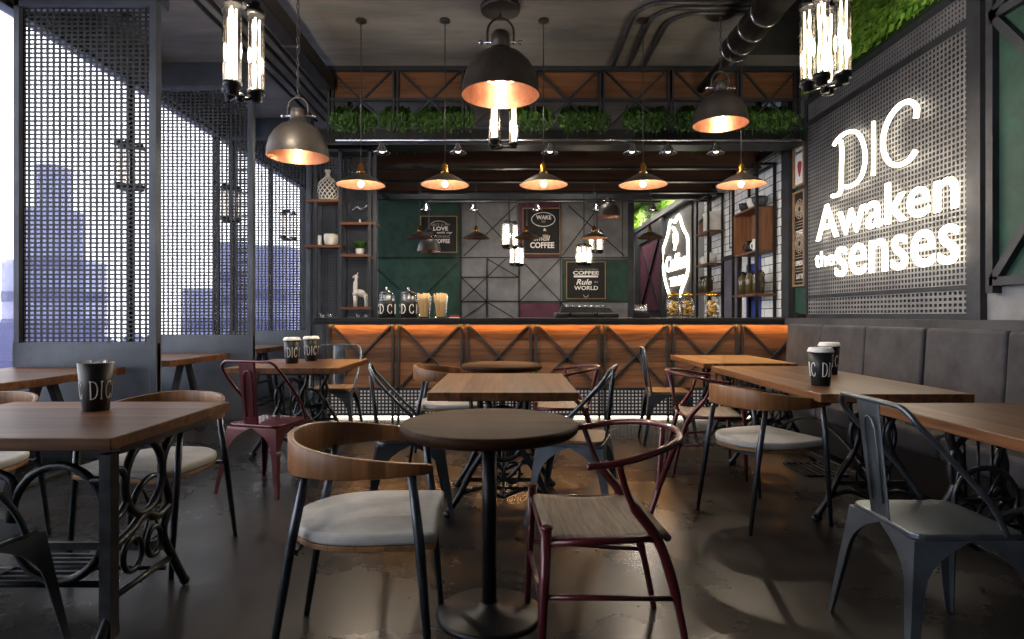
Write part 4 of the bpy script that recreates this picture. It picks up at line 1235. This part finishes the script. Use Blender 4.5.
mug((3.12, 7.62, 1.963), 'white mug standing inside the wooden box shelf, nearest the camera', 2.2, s=1.5)
mug((3.12, 7.84, 1.963), 'dark mug standing inside the wooden box shelf beside the white one', 2.4, m='black', s=1.5)
def pot_(loc, r, h, label, name='mixing_bowl', m='greytin', group='bowls on the box shelf'):
    t = thing(name, label, 'bowl', loc, 0, group)
    MB().lathe([(r * .5, 0), (r * .6, .004), (r * .95, h * .6), (r, h), (r * .96, h), (r * .9, h * .6), (0, .01)], seg=24).build('bowl_body', m, t)
    MB().lathe([(r * 1.0, h - .006), (r * 1.06, h - .003), (r * 1.06, h + .003), (r * 1.0, h + .003)], seg=24, cap=False).build('rim', 'chrome', t)
pot_((3.14, 7.60, 2.522), .1, .12, 'near grey bowl on top of the wooden box shelf')
pot_((3.14, 7.82, 2.522), .08, .15, 'middle pale pot on top of the wooden box shelf', m='offwhite')
pot_((3.14, 8.06, 2.522), .09, .12, 'far dark bowl on top of the wooden box shelf', m='steel')
def bottle(loc, label, m='amber', s=1.0, group='squat bottles on the near rack', rz=0):
    t = thing('squat_bottle', label, 'bottle', loc, rz, group)
    MB().lathe([(.035 * s, 0), (.045 * s, .006), (.047 * s, .14 * s), (.04 * s, .17 * s), (.02 * s, .19 * s), (.018 * s, .215 * s)], seg=20).build('bottle_body', m, t)
    MB().tube([(.02 * s, 0, .2 * s), (.045 * s, 0, .215 * s), (.055 * s, 0, .19 * s), (.046 * s, 0, .15 * s)], .006 * s, 6).build('handle', m, t)
    MB().lathe([(.021 * s, .215 * s), (.021 * s, .235 * s)], seg=12).build('cap', 'black', t)
    return t
lb = ['nearest the camera', 'second from the camera', 'third from the camera', 'fourth from the camera', 'fifth from the camera', 'farthest from the camera']
b0 = bottle((3.08, 7.53, 1.4205), 'squat olive bottle on the near rack, ' + lb[0], s=1.3)
for k in range(1, 6):
    dup(b0, (3.08 + (.0 if k % 2 == 0 else .08), 7.53 + .122 * k, 1.4205), .3 * k, 'squat olive bottle on the near rack, ' + lb[k])
t = thing('storage_box', 'pale canvas storage box on the top shelf of the far rack', 'box', (3.15, 9.45, 2.4705))
MB().box(-.1, .1, -.13, .13, 0, .28).build('box_body', 'offwhite', t, .012)
MB().box(-.105, .105, -.135, .135, .25, .29).build('lid', 'white', t, .006)
t = thing('storage_box', 'small dark box beside the pale canvas box on the far rack', 'box', (3.15, 9.72, 2.4705))
MB().box(-.09, .09, -.09, .09, 0, .22).build('box_body', 'shelfwood', t, .006)
MB().box(-.095, .095, -.095, .095, .18, .23).build('lid', 'black', t, .004)
def tableware(loc, label, s, group, m='offwhite'):
    t = thing('tea_pot', label, 'teapot', loc, -1.2, group)
    MB().lathe([(.04 * s, 0), (.07 * s, .03 * s), (.075 * s, .08 * s), (.05 * s, .12 * s), (0, .125 * s)], seg=20).ball((0, 0, .135 * s), .012 * s, 8).build('body', m, t)
    MB().tube([(.06 * s, 0, .05 * s), (.10 * s, 0, .08 * s), (.12 * s, 0, .12 * s)], [.014 * s, .01 * s, .008 * s], 7).build('spout', m, t)
    MB().tube(smooth_path([(-.055 * s, 0, .1 * s), (-.11 * s, 0, .1 * s), (-.11 * s, 0, .05 * s), (-.065 * s, 0, .04 * s)], 4), .007 * s, 6).build('handle', m, t)
tableware((3.12, 9.42, 1.9605), 'near white teapot on the middle shelf of the far rack', 1.2, 'teapots on the far rack')
tableware((3.12, 9.70, 1.9605), 'far white teapot on the middle shelf of the far rack', 1.1, 'teapots on the far rack')
for k in range(4):
    b = bottle((3.08, 9.36 + .135 * k, 1.5005), ['nearest', 'second', 'third', 'farthest'][k] + ' slim dark bottle on the lower shelf of the far rack', 'amber', 1.15, 'slim bottles on the far rack') if k == 0 else dup(b, (3.08, 9.36 + .135 * k, 1.5005), .4 * k, ['nearest', 'second', 'third', 'farthest'][k] + ' slim dark bottle on the lower shelf of the far rack')
# ------------------------------------------------------------------ furniture
def treadle_end(m_parent, x, w):
    """ornate cast-iron end frame lying in the local YZ plane at x, w wide"""
    g = MB()
    def Q(y, z):
        return (x, y, z)
    h = w / 2
    top = .68
    # table rail and feet
    g.bar(Q(-h, top), Q(h, top), .05, .03)
    for s in (-1, 1):
        # outer S-curved leg from the top, in at the waist, out to the foot
        g.tube(smooth_path([Q(s * h * .42, top), Q(s * h * .40, .60), Q(s * h * .26, .50), Q(s * h * .36, .38), Q(s * h * .58, .27), Q(s * h * .78, .14), Q(s * h, .035)], 5), .018, 8)
        g.ball(Q(s * h, .025), .025, 8, (1, 1.4, 1))
        # scroll
        g.tube([Q(s * (h * .16 + .045 * math.cos(a)), .26 + .06 * math.sin(a)) for a in [2 * PI / 14 * k for k in range(14)]], .009, 6, closed=True)
        g.tube(smooth_path([Q(s * h * .78, .14), Q(s * h * .4, .17), Q(0, .12)], 4), .013, 6)
    # the central lyre loop with bars
    g.tube([Q(h * .40 * math.cos(a), .48 + .15 * math.sin(a)) for a in [2 * PI / 28 * k for k in range(28)]], .014, 8, closed=True)
    for s in (-.35, 0, .35):
        g.tube([Q(s * h * .5, .345), Q(s * h * .6, .615)], .007, 6)
    g.tube(smooth_path([Q(-h * .38, .33), Q(0, .22), Q(h * .38, .33)], 5), .012, 6)
    g.bar(Q(-h * .62, .22), Q(h * .62, .22), .012, .022)
    g.build('end_frame', 'iron', m_parent)
def ring_end(m_parent, x, w):
    """end frame with square posts, two tall oval rings and scrolled feet"""
    g = MB(); h = w / 2
    Q = lambda y, z: (x, y, z)
    g.bar(Q(-h, .678), Q(h, .678), .05, .03)
    o = -.14            # the base stands forward of the middle of the top
    Q = lambda y, z: (x, y + o, z)
    h = .20
    g.bar(Q(-h, .67), Q(-h, .03), .045, .04, up=(1, 0, 0))
    g.tube([Q(.0 + .115 * math.cos(a), .535 + .135 * math.sin(a)) for a in [2 * PI / 30 * k for k in range(30)]], .0155, 8, closed=True)
    g.tube(smooth_path([Q(-h, .60), Q(-.14, .60), Q(-.105, .55)], 5), .013, 8).tube(smooth_path([Q(-h, .42), Q(-.14, .44), Q(-.10, .48)], 5), .013, 8)
    g.tube(smooth_path([Q(h, .67), Q(.13, .60), Q(.115, .52), Q(.16, .40), Q(.12, .28), Q(.2, .14), Q(h + .08, .02)], 5), .017, 8)
    g.tube(smooth_path([Q(-h, .33), Q(-.08, .36), Q(0, .395), Q(.08, .36), Q(.16, .38)], 5), .017, 8)
    g.tube([Q(-.07 + .055 * math.cos(a), .27 + .06 * math.sin(a)) for a in [2 * PI / 18 * k for k in range(18)]], .011, 7, closed=True)
    g.tube([Q(.06 + .045 * math.cos(a), .27 + .055 * math.sin(a)) for a in [2 * PI / 18 * k for k in range(18)]], .011, 7, closed=True)
    g.tube(smooth_path([Q(-h, .24), Q(-.2, .12), Q(-h - .07, .02)], 5), .017, 8)
    g.ball(Q(-h - .07, .022), .022, 8).ball(Q(h + .08, .022), .022, 8)
    g.tube([Q(-h, .16), Q(h, .16)], .012, 8)
    g.build('end_frame', 'iron', m_parent)
def rect_table(x0, x1, y0, y1, label, along, group, iron=True, inset=.22, top_t=.045, wave=False):
    """along: 'x' or 'y' is the long direction; the end frames stand across it"""
    cx, cy = (x0 + x1) / 2, (y0 + y1) / 2
    L = (x1 - x0) if along == 'x' else (y1 - y0)
    W = (y1 - y0) if along == 'x' else (x1 - x0)
    t = thing('cafe_table', label, 'table', (cx, cy, 0), 0 if along == 'x' else PI / 2, group)
    MB().box(-L / 2, L / 2, -W / 2, W / 2, TT - top_t, TT).build('tabletop', 'table', t, .004)
    MB().box(-L / 2 + .12, L / 2 - .12, -.2, -.16, TT - top_t - .02, TT - top_t).box(-L / 2 + .12, L / 2 - .12, .16, .2, TT - top_t - .02, TT - top_t).build('top_rail', 'black', t)
    xe = L / 2 - inset
    for s in (-1, 1):
        (ring_end if wave else treadle_end)(t, s * xe, W * .76 if wave else min(W * .82, .62))
    g = MB()
    g.bar((-xe, 0, .22), (xe, 0, .22), .02, .03)
    g.build('stretcher', 'iron', t)
    a = MB()
    if wave:
        yy = -W * .36
        for s in (-1, 1):
            a.tube([(s * (.245 + .17 * math.cos(b)), yy, .415 + .205 * math.sin(b)) for b in [2 * PI / 36 * k for k in range(36)]], .0155, 8, closed=True)
            a.tube(smooth_path([(s * .09, yy, .50), (s * .075, yy, .57), (0, yy, .60)], 5), .0155, 8)
            a.tube(smooth_path([(s * .36, yy, .565), (s * .42, yy, .57), (s * xe, yy, .585)], 5), .0155, 8)
            a.tube(smooth_path([(s * .40, yy, .36), (s * .43, yy, .2), (s * xe, yy, .03)], 5), .013, 8)
        a.tube([(-xe, yy, .20), (xe, yy, .20)], .012, 8)
    else:
        a.tube(smooth_path([(-xe, 0, .24), (-xe * .5, 0, .40), (0, 0, .46), (xe * .5, 0, .40), (xe, 0, .24)], 5), .012, 7)
    a.build('cross_brace', 'iron', t)
    # treadle plate with slots and drive wheel
    p = MB()
    p.bar((-.16, -.13, .13), (-.16, .13, .13), .016, .016).bar((.16, -.13, .13), (.16, .13, .13), .016, .016)
    for k in range(7):
        yy = -.13 + .26 * k / 6
        p.bar((-.16, yy, .13), (.16, yy, .13), .016, .012)
    p.tube([(-xe, 0, .13), (xe, 0, .13)], .009, 6)
    p.build('treadle', 'iron', t)
    wl = MB()
    wx = xe - .07
    wl.tube([(wx, .02 + .135 * math.cos(a_), .36 + .135 * math.sin(a_)) for a_ in [2 * PI / 28 * k for k in range(28)]], .012, 7, closed=True)
    for k in range(6):
        a_ = k * PI / 3
        wl.tube([(wx, .02, .36), (wx, .02 + .13 * math.cos(a_), .36 + .13 * math.sin(a_))], .006, 6)
    wl.tube([(wx, .02, .36), (xe, .02, .36)], .012, 8)
    wl.build('drive_wheel', 'iron', t)
    return t
G = 'rectangular cafe tables on cast-iron bases'
rect_table(-2.35, -1.337, 2.0, 2.84, 'nearest left table, carrying the napkin-filled cup, on curly cast-iron legs', 'x', G, inset=.06, wave=True)
rect_table(-.45, .35, 3.17, 4.22, 'rectangular wooden table in the centre, right behind the near round table', 'y', G)
rect_table(-2.22, -1.345, 4.62, 5.6, 'left-centre wooden table with two lidded cups near the bar', 'y', G)
rect_table(1.60, 2.40, 3.11, 4.82, 'long wooden table on the right with two lidded cups', 'y', G)
rect_table(1.62, 2.42, 5.08, 6.15, 'farthest right wooden table, in front of the bar corner', 'y', G)
rect_table(1.68, 2.42, 1.25, 2.80, 'nearest right wooden table, cut by the right edge of the picture', 'y', G, inset=.16)

def round_table(x, y, label):
    t = thing('round_table', label, 'table', (x, y, 0), 0, 'round pedestal tables')
    r = .34
    MB().lathe([(r - .05, TT - .05), (r - .015, TT - .042), (r, TT - .028), (r, TT - .012), (r - .006, TT - .003), (r - .014, TT), (0, TT)], seg=64).build('tabletop', 'round', t)
    MB().tube([(0, 0, .03), (0, 0, TT - .055)], .028, 16).lathe([(.12, TT - .06), (.12, TT - .05)], seg=20).build('column', 'black', t)
    MB().lathe([(.2, 0), (.205, .006), (.19, .016), (.05, .03), (.035, .05)], seg=36).build('base_plate', 'black', t)
    return t
round_table(-.087, 2.31, 'nearest round dark wood table on a black pedestal in the centre foreground')
round_table(-.083, 5.02, 'far small round table on a pedestal in front of the bar')

# booth tables and benches by the windows
def booth_table(y0, y1, label, x0=-3.93, x1=-3.03):
    t = thing('booth_table', label, 'table', ((x0 + x1) / 2, (y0 + y1) / 2, 0), 0, 'window booth tables')
    w = (x1 - x0) / 2; d = (y1 - y0) / 2
    MB().prism([(-w, -d), (w - .05, -d), (w - .01, -d * .5), (w - .03, 0), (w, d * .6), (w - .02, d), (-w, d)], TT - .055, TT).build('slab_top', 'table', t, .006)
    for s in (-1, 1):
        x = s * (w - .22)
        q = MB()
        for k in (-1, 1):
            q.bar((x, k * .06, TT - .06), (x, k * d * .62, .012), .05, .045, up=(1, 0, 0))
        q.bar((x, -d * .42, .28), (x, d * .42, .28), .03, .03)
        q.bar((x, -d * .66, .012), (x, d * .66, .012), .06, .02)
        q.build('trestle', 'frame', t)
    MB().bar((-w + .22, 0, .28), (w - .22, 0, .28), .03, .04).build('stretcher', 'frame', t)
booth_table(3.6, 4.74, 'wooden window booth table nearest the camera, in front of the nearest screen')
booth_table(5.4, 6.5, 'wooden window booth table between the nearest and middle screens')
booth_table(7.25, 8.38, 'wooden window booth table between the middle and farthest screens')
def bench(y, label, x0=-3.93, x1=-2.98, d=.36):
    t = thing('booth_bench', label, 'bench', ((x0 + x1) / 2, y, 0), 0, 'window booth benches')
    w = (x1 - x0) / 2
    MB().box(-w, w, -d / 2, d / 2, .41, .45).build('seat', 'table', t, .004)
    MB().box(-w + .02, w - .04, -d / 2 + .03, d / 2 - .02, .06, .41).build('base_box', 'shelfwood', t)
    for s in (-1, 1):
        MB().box(s * (w - .1) - .02, s * (w - .1) + .02, -d / 2 + .04, d / 2 - .04, 0, .06).build('foot', 'black', t)
bench(3.02, 'wooden booth bench at the near side of the first window table')
bench(5.08, 'wooden booth bench against the back of the nearest screen')
bench(6.88, 'wooden booth bench against the back of the middle screen')

# ---- bentwood hoop chair
def ribbon(mb, path, t, h_of, z_of):
    """a curved board: path of (x,y), thickness t, height and centre height along it"""
    n = len(path)
    vs = []
    for i, p in enumerate(path):
        a = Vector(path[max(i - 1, 0)]); b = Vector(path[min(i + 1, n - 1)])
        d = (b - a).normalized(); nn = Vector((-d.y, d.x)) * t / 2
        h = h_of(i / (n - 1)); z = z_of(i / (n - 1))
        fl = .35   # the board leans outward
        for s, zz in ((-1, -h / 2), (1, -h / 2), (1, h / 2), (-1, h / 2)):
            lean = (zz + h / 2) * -fl * .6
            q = Vector(p) + nn * s - Vector((-d.y, d.x)) * lean * -1 * .0
            vs.append((q.x, q.y, z + zz))
    fs = []
    for i in range(n - 1):
        for k in range(4):
            fs.append((i * 4 + k, i * 4 + (k + 1) % 4, (i + 1) * 4 + (k + 1) % 4, (i + 1) * 4 + k))
    fs += [(3, 2, 1, 0), tuple((n - 1) * 4 + k for k in range(4))]
    mb.add(vs, fs, True)
    return mb
def hoop_path(n=40):
    pts = [(.24, -.25), (.10, -.285), (-.06, -.275), (-.19, -.20), (-.245, -.08), (-.255, 0), (-.245, .08), (-.19, .20), (-.06, .275), (.10, .285), (.24, .25)]
    return [(p.x, p.y) for p in smooth_path([(a, b, 0) for a, b in pts], 4)]
def make_hoop_chair(label, loc, rz):
    t = thing('bentwood_chair', label, 'chair', loc, rz, 'bentwood armchairs with pale leather seats')
    bell = lambda s: max(0, 1 - abs(s - .5) * 2)
    h_of = lambda s: .026 + .082 * min(1, bell(s) * 1.5)
    z_of = lambda s: .672 + .028 * min(1, bell(s) * 1.3)
    o = ribbon(MB(), hoop_path(), .020, h_of, z_of).build('back_band', 'band', t, .004)
    # seat: rounded at the back, straight in front
    out = []
    for (a, b) in [(p.x, p.y) for p in smooth_path([(.25, -.235, 0), (.0, -.245, 0), (-.15, -.20, 0), (-.235, -.09, 0), (-.245, 0, 0), (-.235, .09, 0), (-.15, .20, 0), (.0, .245, 0), (.25, .235, 0)], 5)]:
        out.append((a, b))
    MB().prism(out, .43, .468).build('seat', 'cushion', t, .014, 3)
    MB().prism([(a * .985, b * .985) for a, b in out], .412, .430).build('seat_board', 'seatwood', t, .003)
    for s in (-1, 1):
        MB().tube([(.175, s * .262, .662), (.20, s * .262, .44), (.235, s * .262, 0)], [.0135, .0165, .011], 10).build('leg', 'chairleg', t)
        MB().tube([(-.16, s * .205, .65), (-.205, s * .205, .44), (-.275, s * .215, 0)], [.0135, .0165, .011], 10).build('leg', 'chairleg', t)
    MB().bar((.2, -.26, .402), (.2, .26, .402), .022, .016).bar((-.2, -.2, .402), (-.2, .2, .402), .022, .016).bar((.2, -.1, .402), (-.2, -.1, .402), .02, .016).bar((.2, .1, .402), (-.2, .1, .402), .02, .016).build('seat_rail', 'chairleg', t)
    return t
hc = make_hoop_chair('nearest bentwood chair with pale seat, left of the near round table', (-.50, 2.10, 0), .06)
dup(hc, (-1.70, 2.89, 0), -PI / 2 - .18, 'bentwood chair tucked behind the nearest left table')
dup(hc, (-2.62, 2.86, 0), -PI / 2 + .1, 'bentwood chair at the far left edge behind the nearest left table')
dup(hc, (1.425, 3.43, 0), .36, 'bentwood chair facing the long right table with lidded cups')
dup(hc, (-.52, 4.80, 0), .05, 'far bentwood chair left of the far round table by the bar')

# ---- tubular wishbone chair in maroon
def make_wishbone(label, loc, rz):
    t = thing('wishbone_chair', label, 'chair', loc, rz, 'maroon tubular wishbone chairs')
    top = [(.10, -.30, .685), (.0, -.30, .695), (-.13, -.265, .72), (-.235, -.16, .735), (-.275, 0, .74), (-.235, .16, .735), (-.13, .265, .72), (.0, .30, .695), (.10, .30, .685)]
    MB().tube(smooth_path(top, 6), .0115, 10).build('top_rail', 'redtin', t)
    for s in (-1, 1):
        MB().tube(smooth_path([(-.26, s * .20, 0), (-.21, s * .205, .24), (-.15, s * .215, .42), (-.05, s * .255, .56), (.0, s * .298, .692)], 6), [.012] * 6 + [.017] * 6 + [.017] * 6 + [.011] * 7, 10).build('leg', 'redtin', t)
        MB().tube([(.235, s * .235, 0), (.225, s * .235, .25), (.215, s * .235, .475)], [.011, .017, .017], 10).lathe([(.02, .475), (.021, .482), (.012, .486)], (.215, s * .235, 0), 10).build('leg', 'redtin', t)
    g = MB()
    g.tube(smooth_path([(-.185, 0, .435), (-.215, 0, .53), (-.235, -.04, .62), (-.258, -.085, .725)], 5), .011, 8)
    g.tube(smooth_path([(-.185, .002, .435), (-.215, .002, .53), (-.235, .04, .62), (-.258, .085, .725)], 5), .011, 8)
    g.build('wishbone_splat', 'redtin', t)
    g = MB()
    g.tube([(.215, -.235, .43), (.215, .235, .43)], .013, 8).tube([(-.18, -.215, .43), (-.18, .215, .43)], .013, 8)
    for s in (-1, 1):
        g.tube([(.215, s * .235, .43), (-.16, s * .215, .43)], .013, 8)
        g.tube([(.225, s * .235, .26), (-.205, s * .207, .23)], .009, 8)
    g.tube([(.226, -.235, .22), (.226, .235, .22)], .009, 8)
    g.build('seat_rail', 'redtin', t)
    n = 10
    vs = []; fs = []
    for i in range(n + 1):
        for j in range(n + 1):
            u = -1 + 2 * i / n; v = -1 + 2 * j / n
            x = .018 + u * .197; wy = .225 + .01 * u
            z = .449 - .016 * (1 - u * u) * (1 - v * v * .3)
            vs.append((x, v * wy, z))
    m_ = len(vs)
    vs += [(a, b, c - .02) for a, b, c in vs]
    for i in range(n):
        for j in range(n):
            a = i * (n + 1) + j
            fs.append((a, a + n + 1, a + n + 2, a + 1)); fs.append((m_ + a, m_ + a + 1, m_ + a + n + 2, m_ + a + n + 1))
    for k in range(n):
        fs.append((k, k + 1, m_ + k + 1, m_ + k))
        a = n * (n + 1) + k
        fs.append((a + 1, a, m_ + a, m_ + a + 1))
        a = k * (n + 1)
        fs.append((a + n + 1, a, m_ + a, m_ + a + n + 1))
        a = k * (n + 1) + n
        fs.append((a, a + n + 1, m_ + a + n + 1, m_ + a))
    MB().add(vs, fs, True).build('woven_seat', 'canvas', t)
    return t
wc = make_wishbone('nearest maroon wishbone chair with beige woven seat, right of the near round table', (.31, 2.14, 0), PI + .06)
dup(wc, (1.42, 4.42, 0), -.12, 'maroon wishbone chair on the left side of the long right table')
dup(wc, (.42, 4.8, 0), PI - .1, 'far maroon wishbone chair beside the far round table, behind the centre table')

# ---- pressed-tin armchair
def make_tin(name, label, loc, rz, m, wood_seat, group, arms=True):
    t = thing(name, label, 'chair', loc, rz, group)
    hs = .185
    sq = rrect(hs, hs, .05)
    MB().prism(sq, .425, .448).build('seat', m, t, .006)
    if wood_seat:
        MB().prism([(a * .96, b * .96) for a, b in sq], .4485, .466).build('seat_pad', 'seatwood', t, .004)
    # four sheet legs that flare into arched skirts
    def lw(s):
        return .022 + .03 * s + (hs - .052) * max(0, (s - .62) / .38) ** 2.6
    for sx_ in (-1, 1):
        for sy_ in (-1, 1):
            vs = []; fs = []
            N = 14
            for i in range(N + 1):
                s = i / N
                z = .428 * s
                c = hs + .055 * (1 - s)
                w_ = lw(s)
                x, y = sx_ * c, sy_ * c
                e = .006
                vs += [(x, y - sy_ * w_, z), (x, y, z), (x - sx_ * w_, y, z), (x - sx_ * w_, y - sy_ * e, z), (x - sx_ * e, y - sy_ * e, z), (x - sx_ * e, y - sy_ * w_, z)]
            for i in range(N):
                for k in range(6):
                    a = i * 6 + k; b = i * 6 + (k + 1) % 6
                    fs.append((a, b, b + 6, a + 6) if sx_ * sy_ > 0 else (b, a, a + 6, b + 6))
            fs += [(0, 1, 2, 3, 4, 5), tuple(N * 6 + k for k in range(6))]
            MB().add(vs, fs).build('leg', m, t)
    # tube back: up from the seat sides, leaning back, flat top with round shoulders
    r = .0095
    if arms:
        pth = [(.10, -.20, .45), (.03, -.218, .56), (-.10, -.225, .70), (-.19, -.215, .80), (-.215, -.18, .846), (-.222, -.12, .855), (-.222, .12, .855), (-.215, .18, .846), (-.19, .215, .80), (-.10, .225, .70), (.03, .218, .56), (.10, .20, .45)]
    else:
        pth = [(-.16, -.185, .44), (-.185, -.195, .6), (-.215, -.19, .78), (-.222, -.165, .835), (-.225, -.11, .85), (-.225, .11, .85), (-.222, .165, .835), (-.215, .19, .78), (-.185, .195, .6), (-.16, .185, .44)]
    MB().tube(smooth_path(pth, 6), r, 8).build('back_tube', m, t)
    # splat
    vs = []
    for s in [k / 8 for k in range(9)]:
        z = .448 + (.855 - .448) * s
        x = -.178 - .046 * s
        w_ = .052 + .012 * s
        for y, dx in ((-w_, 0), (-w_ * .55, .006), (w_ * .55, .006), (w_, 0)):
            vs.append((x + dx, y, z))
    nn_ = len(vs)
    vs += [(a - .004, b, c) for a, b, c in vs]
    fs = []
    for i in range(8):
        for k in range(3):
            a = i * 4 + k
            fs.append((a, a + 1, a + 5, a + 4)); fs.append((nn_ + a + 1, nn_ + a, nn_ + a + 4, nn_ + a + 5))
        a = i * 4
        fs.append((a, a + 4, nn_ + a + 4, nn_ + a)); a += 3
        fs.append((a + 4, a, nn_ + a, nn_ + a + 4))
    sp = MB().add(vs, fs, True).build('back_splat', m, t)
    g = MB()
    for dx in (.008, -.006):
        loop = [(0, -.030, .50), (0, -.032, .66), (0, -.030, .76), (0, -.018, .79), (0, 0, .797), (0, .018, .79), (0, .030, .76), (0, .032, .66), (0, .030, .50)]
        g.tube([(-.178 - .046 * (z - .448) / .407 + dx, y, z) for _, y, z in loop], .004, 6)
    g.build('embossed_rib', m, sp)
    return t
make_tin('metal_armchair', 'maroon metal armchair seen from behind, at the left-centre table', (-1.62, 4.02, 0), PI / 2 - .28, 'redtin', False, 'pressed metal armchairs')
GT = 'pressed metal armchairs'
ga = make_tin('metal_armchair', 'grey metal armchair with wooden seat at the left side of the centre table', (-.60, 3.50, 0), .22, 'greytin', True, GT)
dup(ga, (.36, 3.44, 0), PI - .28, 'grey metal armchair with wooden seat at the right side of the centre table')
dup(ga, (-1.70, 5.74, 0), -PI / 2 + .05, 'grey metal armchair behind the left-centre table with lidded cups')
gm = make_tin('metal_armchair', 'grey metal armchair at the nearest right table, back towards the aisle', (1.47, 2.10, 0), .0, 'greytin', False, GT)
dup(gm, (-1.77, 1.85, 0), PI / 2 - .12, 'grey metal armchair at the front of the nearest left table, mostly out of frame')
make_tin('metal_side_chair', 'dark grey metal side chair with wooden seat left of the farthest right table', (1.42, 5.5, 0), -.1, 'greytin', True, 'pressed metal side chairs', arms=False)

# ---- banquette
def banquette(y0, cush, label):
    L = cush * .69
    t = thing('banquette', label, 'sofa', (2.9, y0 + L / 2, 0), 0, 'charcoal banquettes along the right wall')
    MB().box(-.36, .08, -L / 2 + .01, L / 2 - .01, .04, .30).build('base', 'black', t)
    for k in range(cush):
        a = -L / 2 + .69 * k
        MB().box(-.44, .06, a + .004, a + .686, .30, .45).build('seat_cushion', 'sofa', t, .035, 4)
        sl = [(-.07, .40), (.045, .40), (.085, 1.04), (.0, 1.06), (-.03, 1.055)]
        MB().prism(sl, a + .004, a + .686, lambda u, v, w: (u, w, v)).build('back_cushion', 'sofa', t, .022, 4)
banquette(6.26 - 3 * .69, 3, 'far charcoal velvet banquette beside the bar, behind the far right tables')
banquette(4.17 - 4 * .69, 4, 'near charcoal velvet banquette at the right edge of the picture')
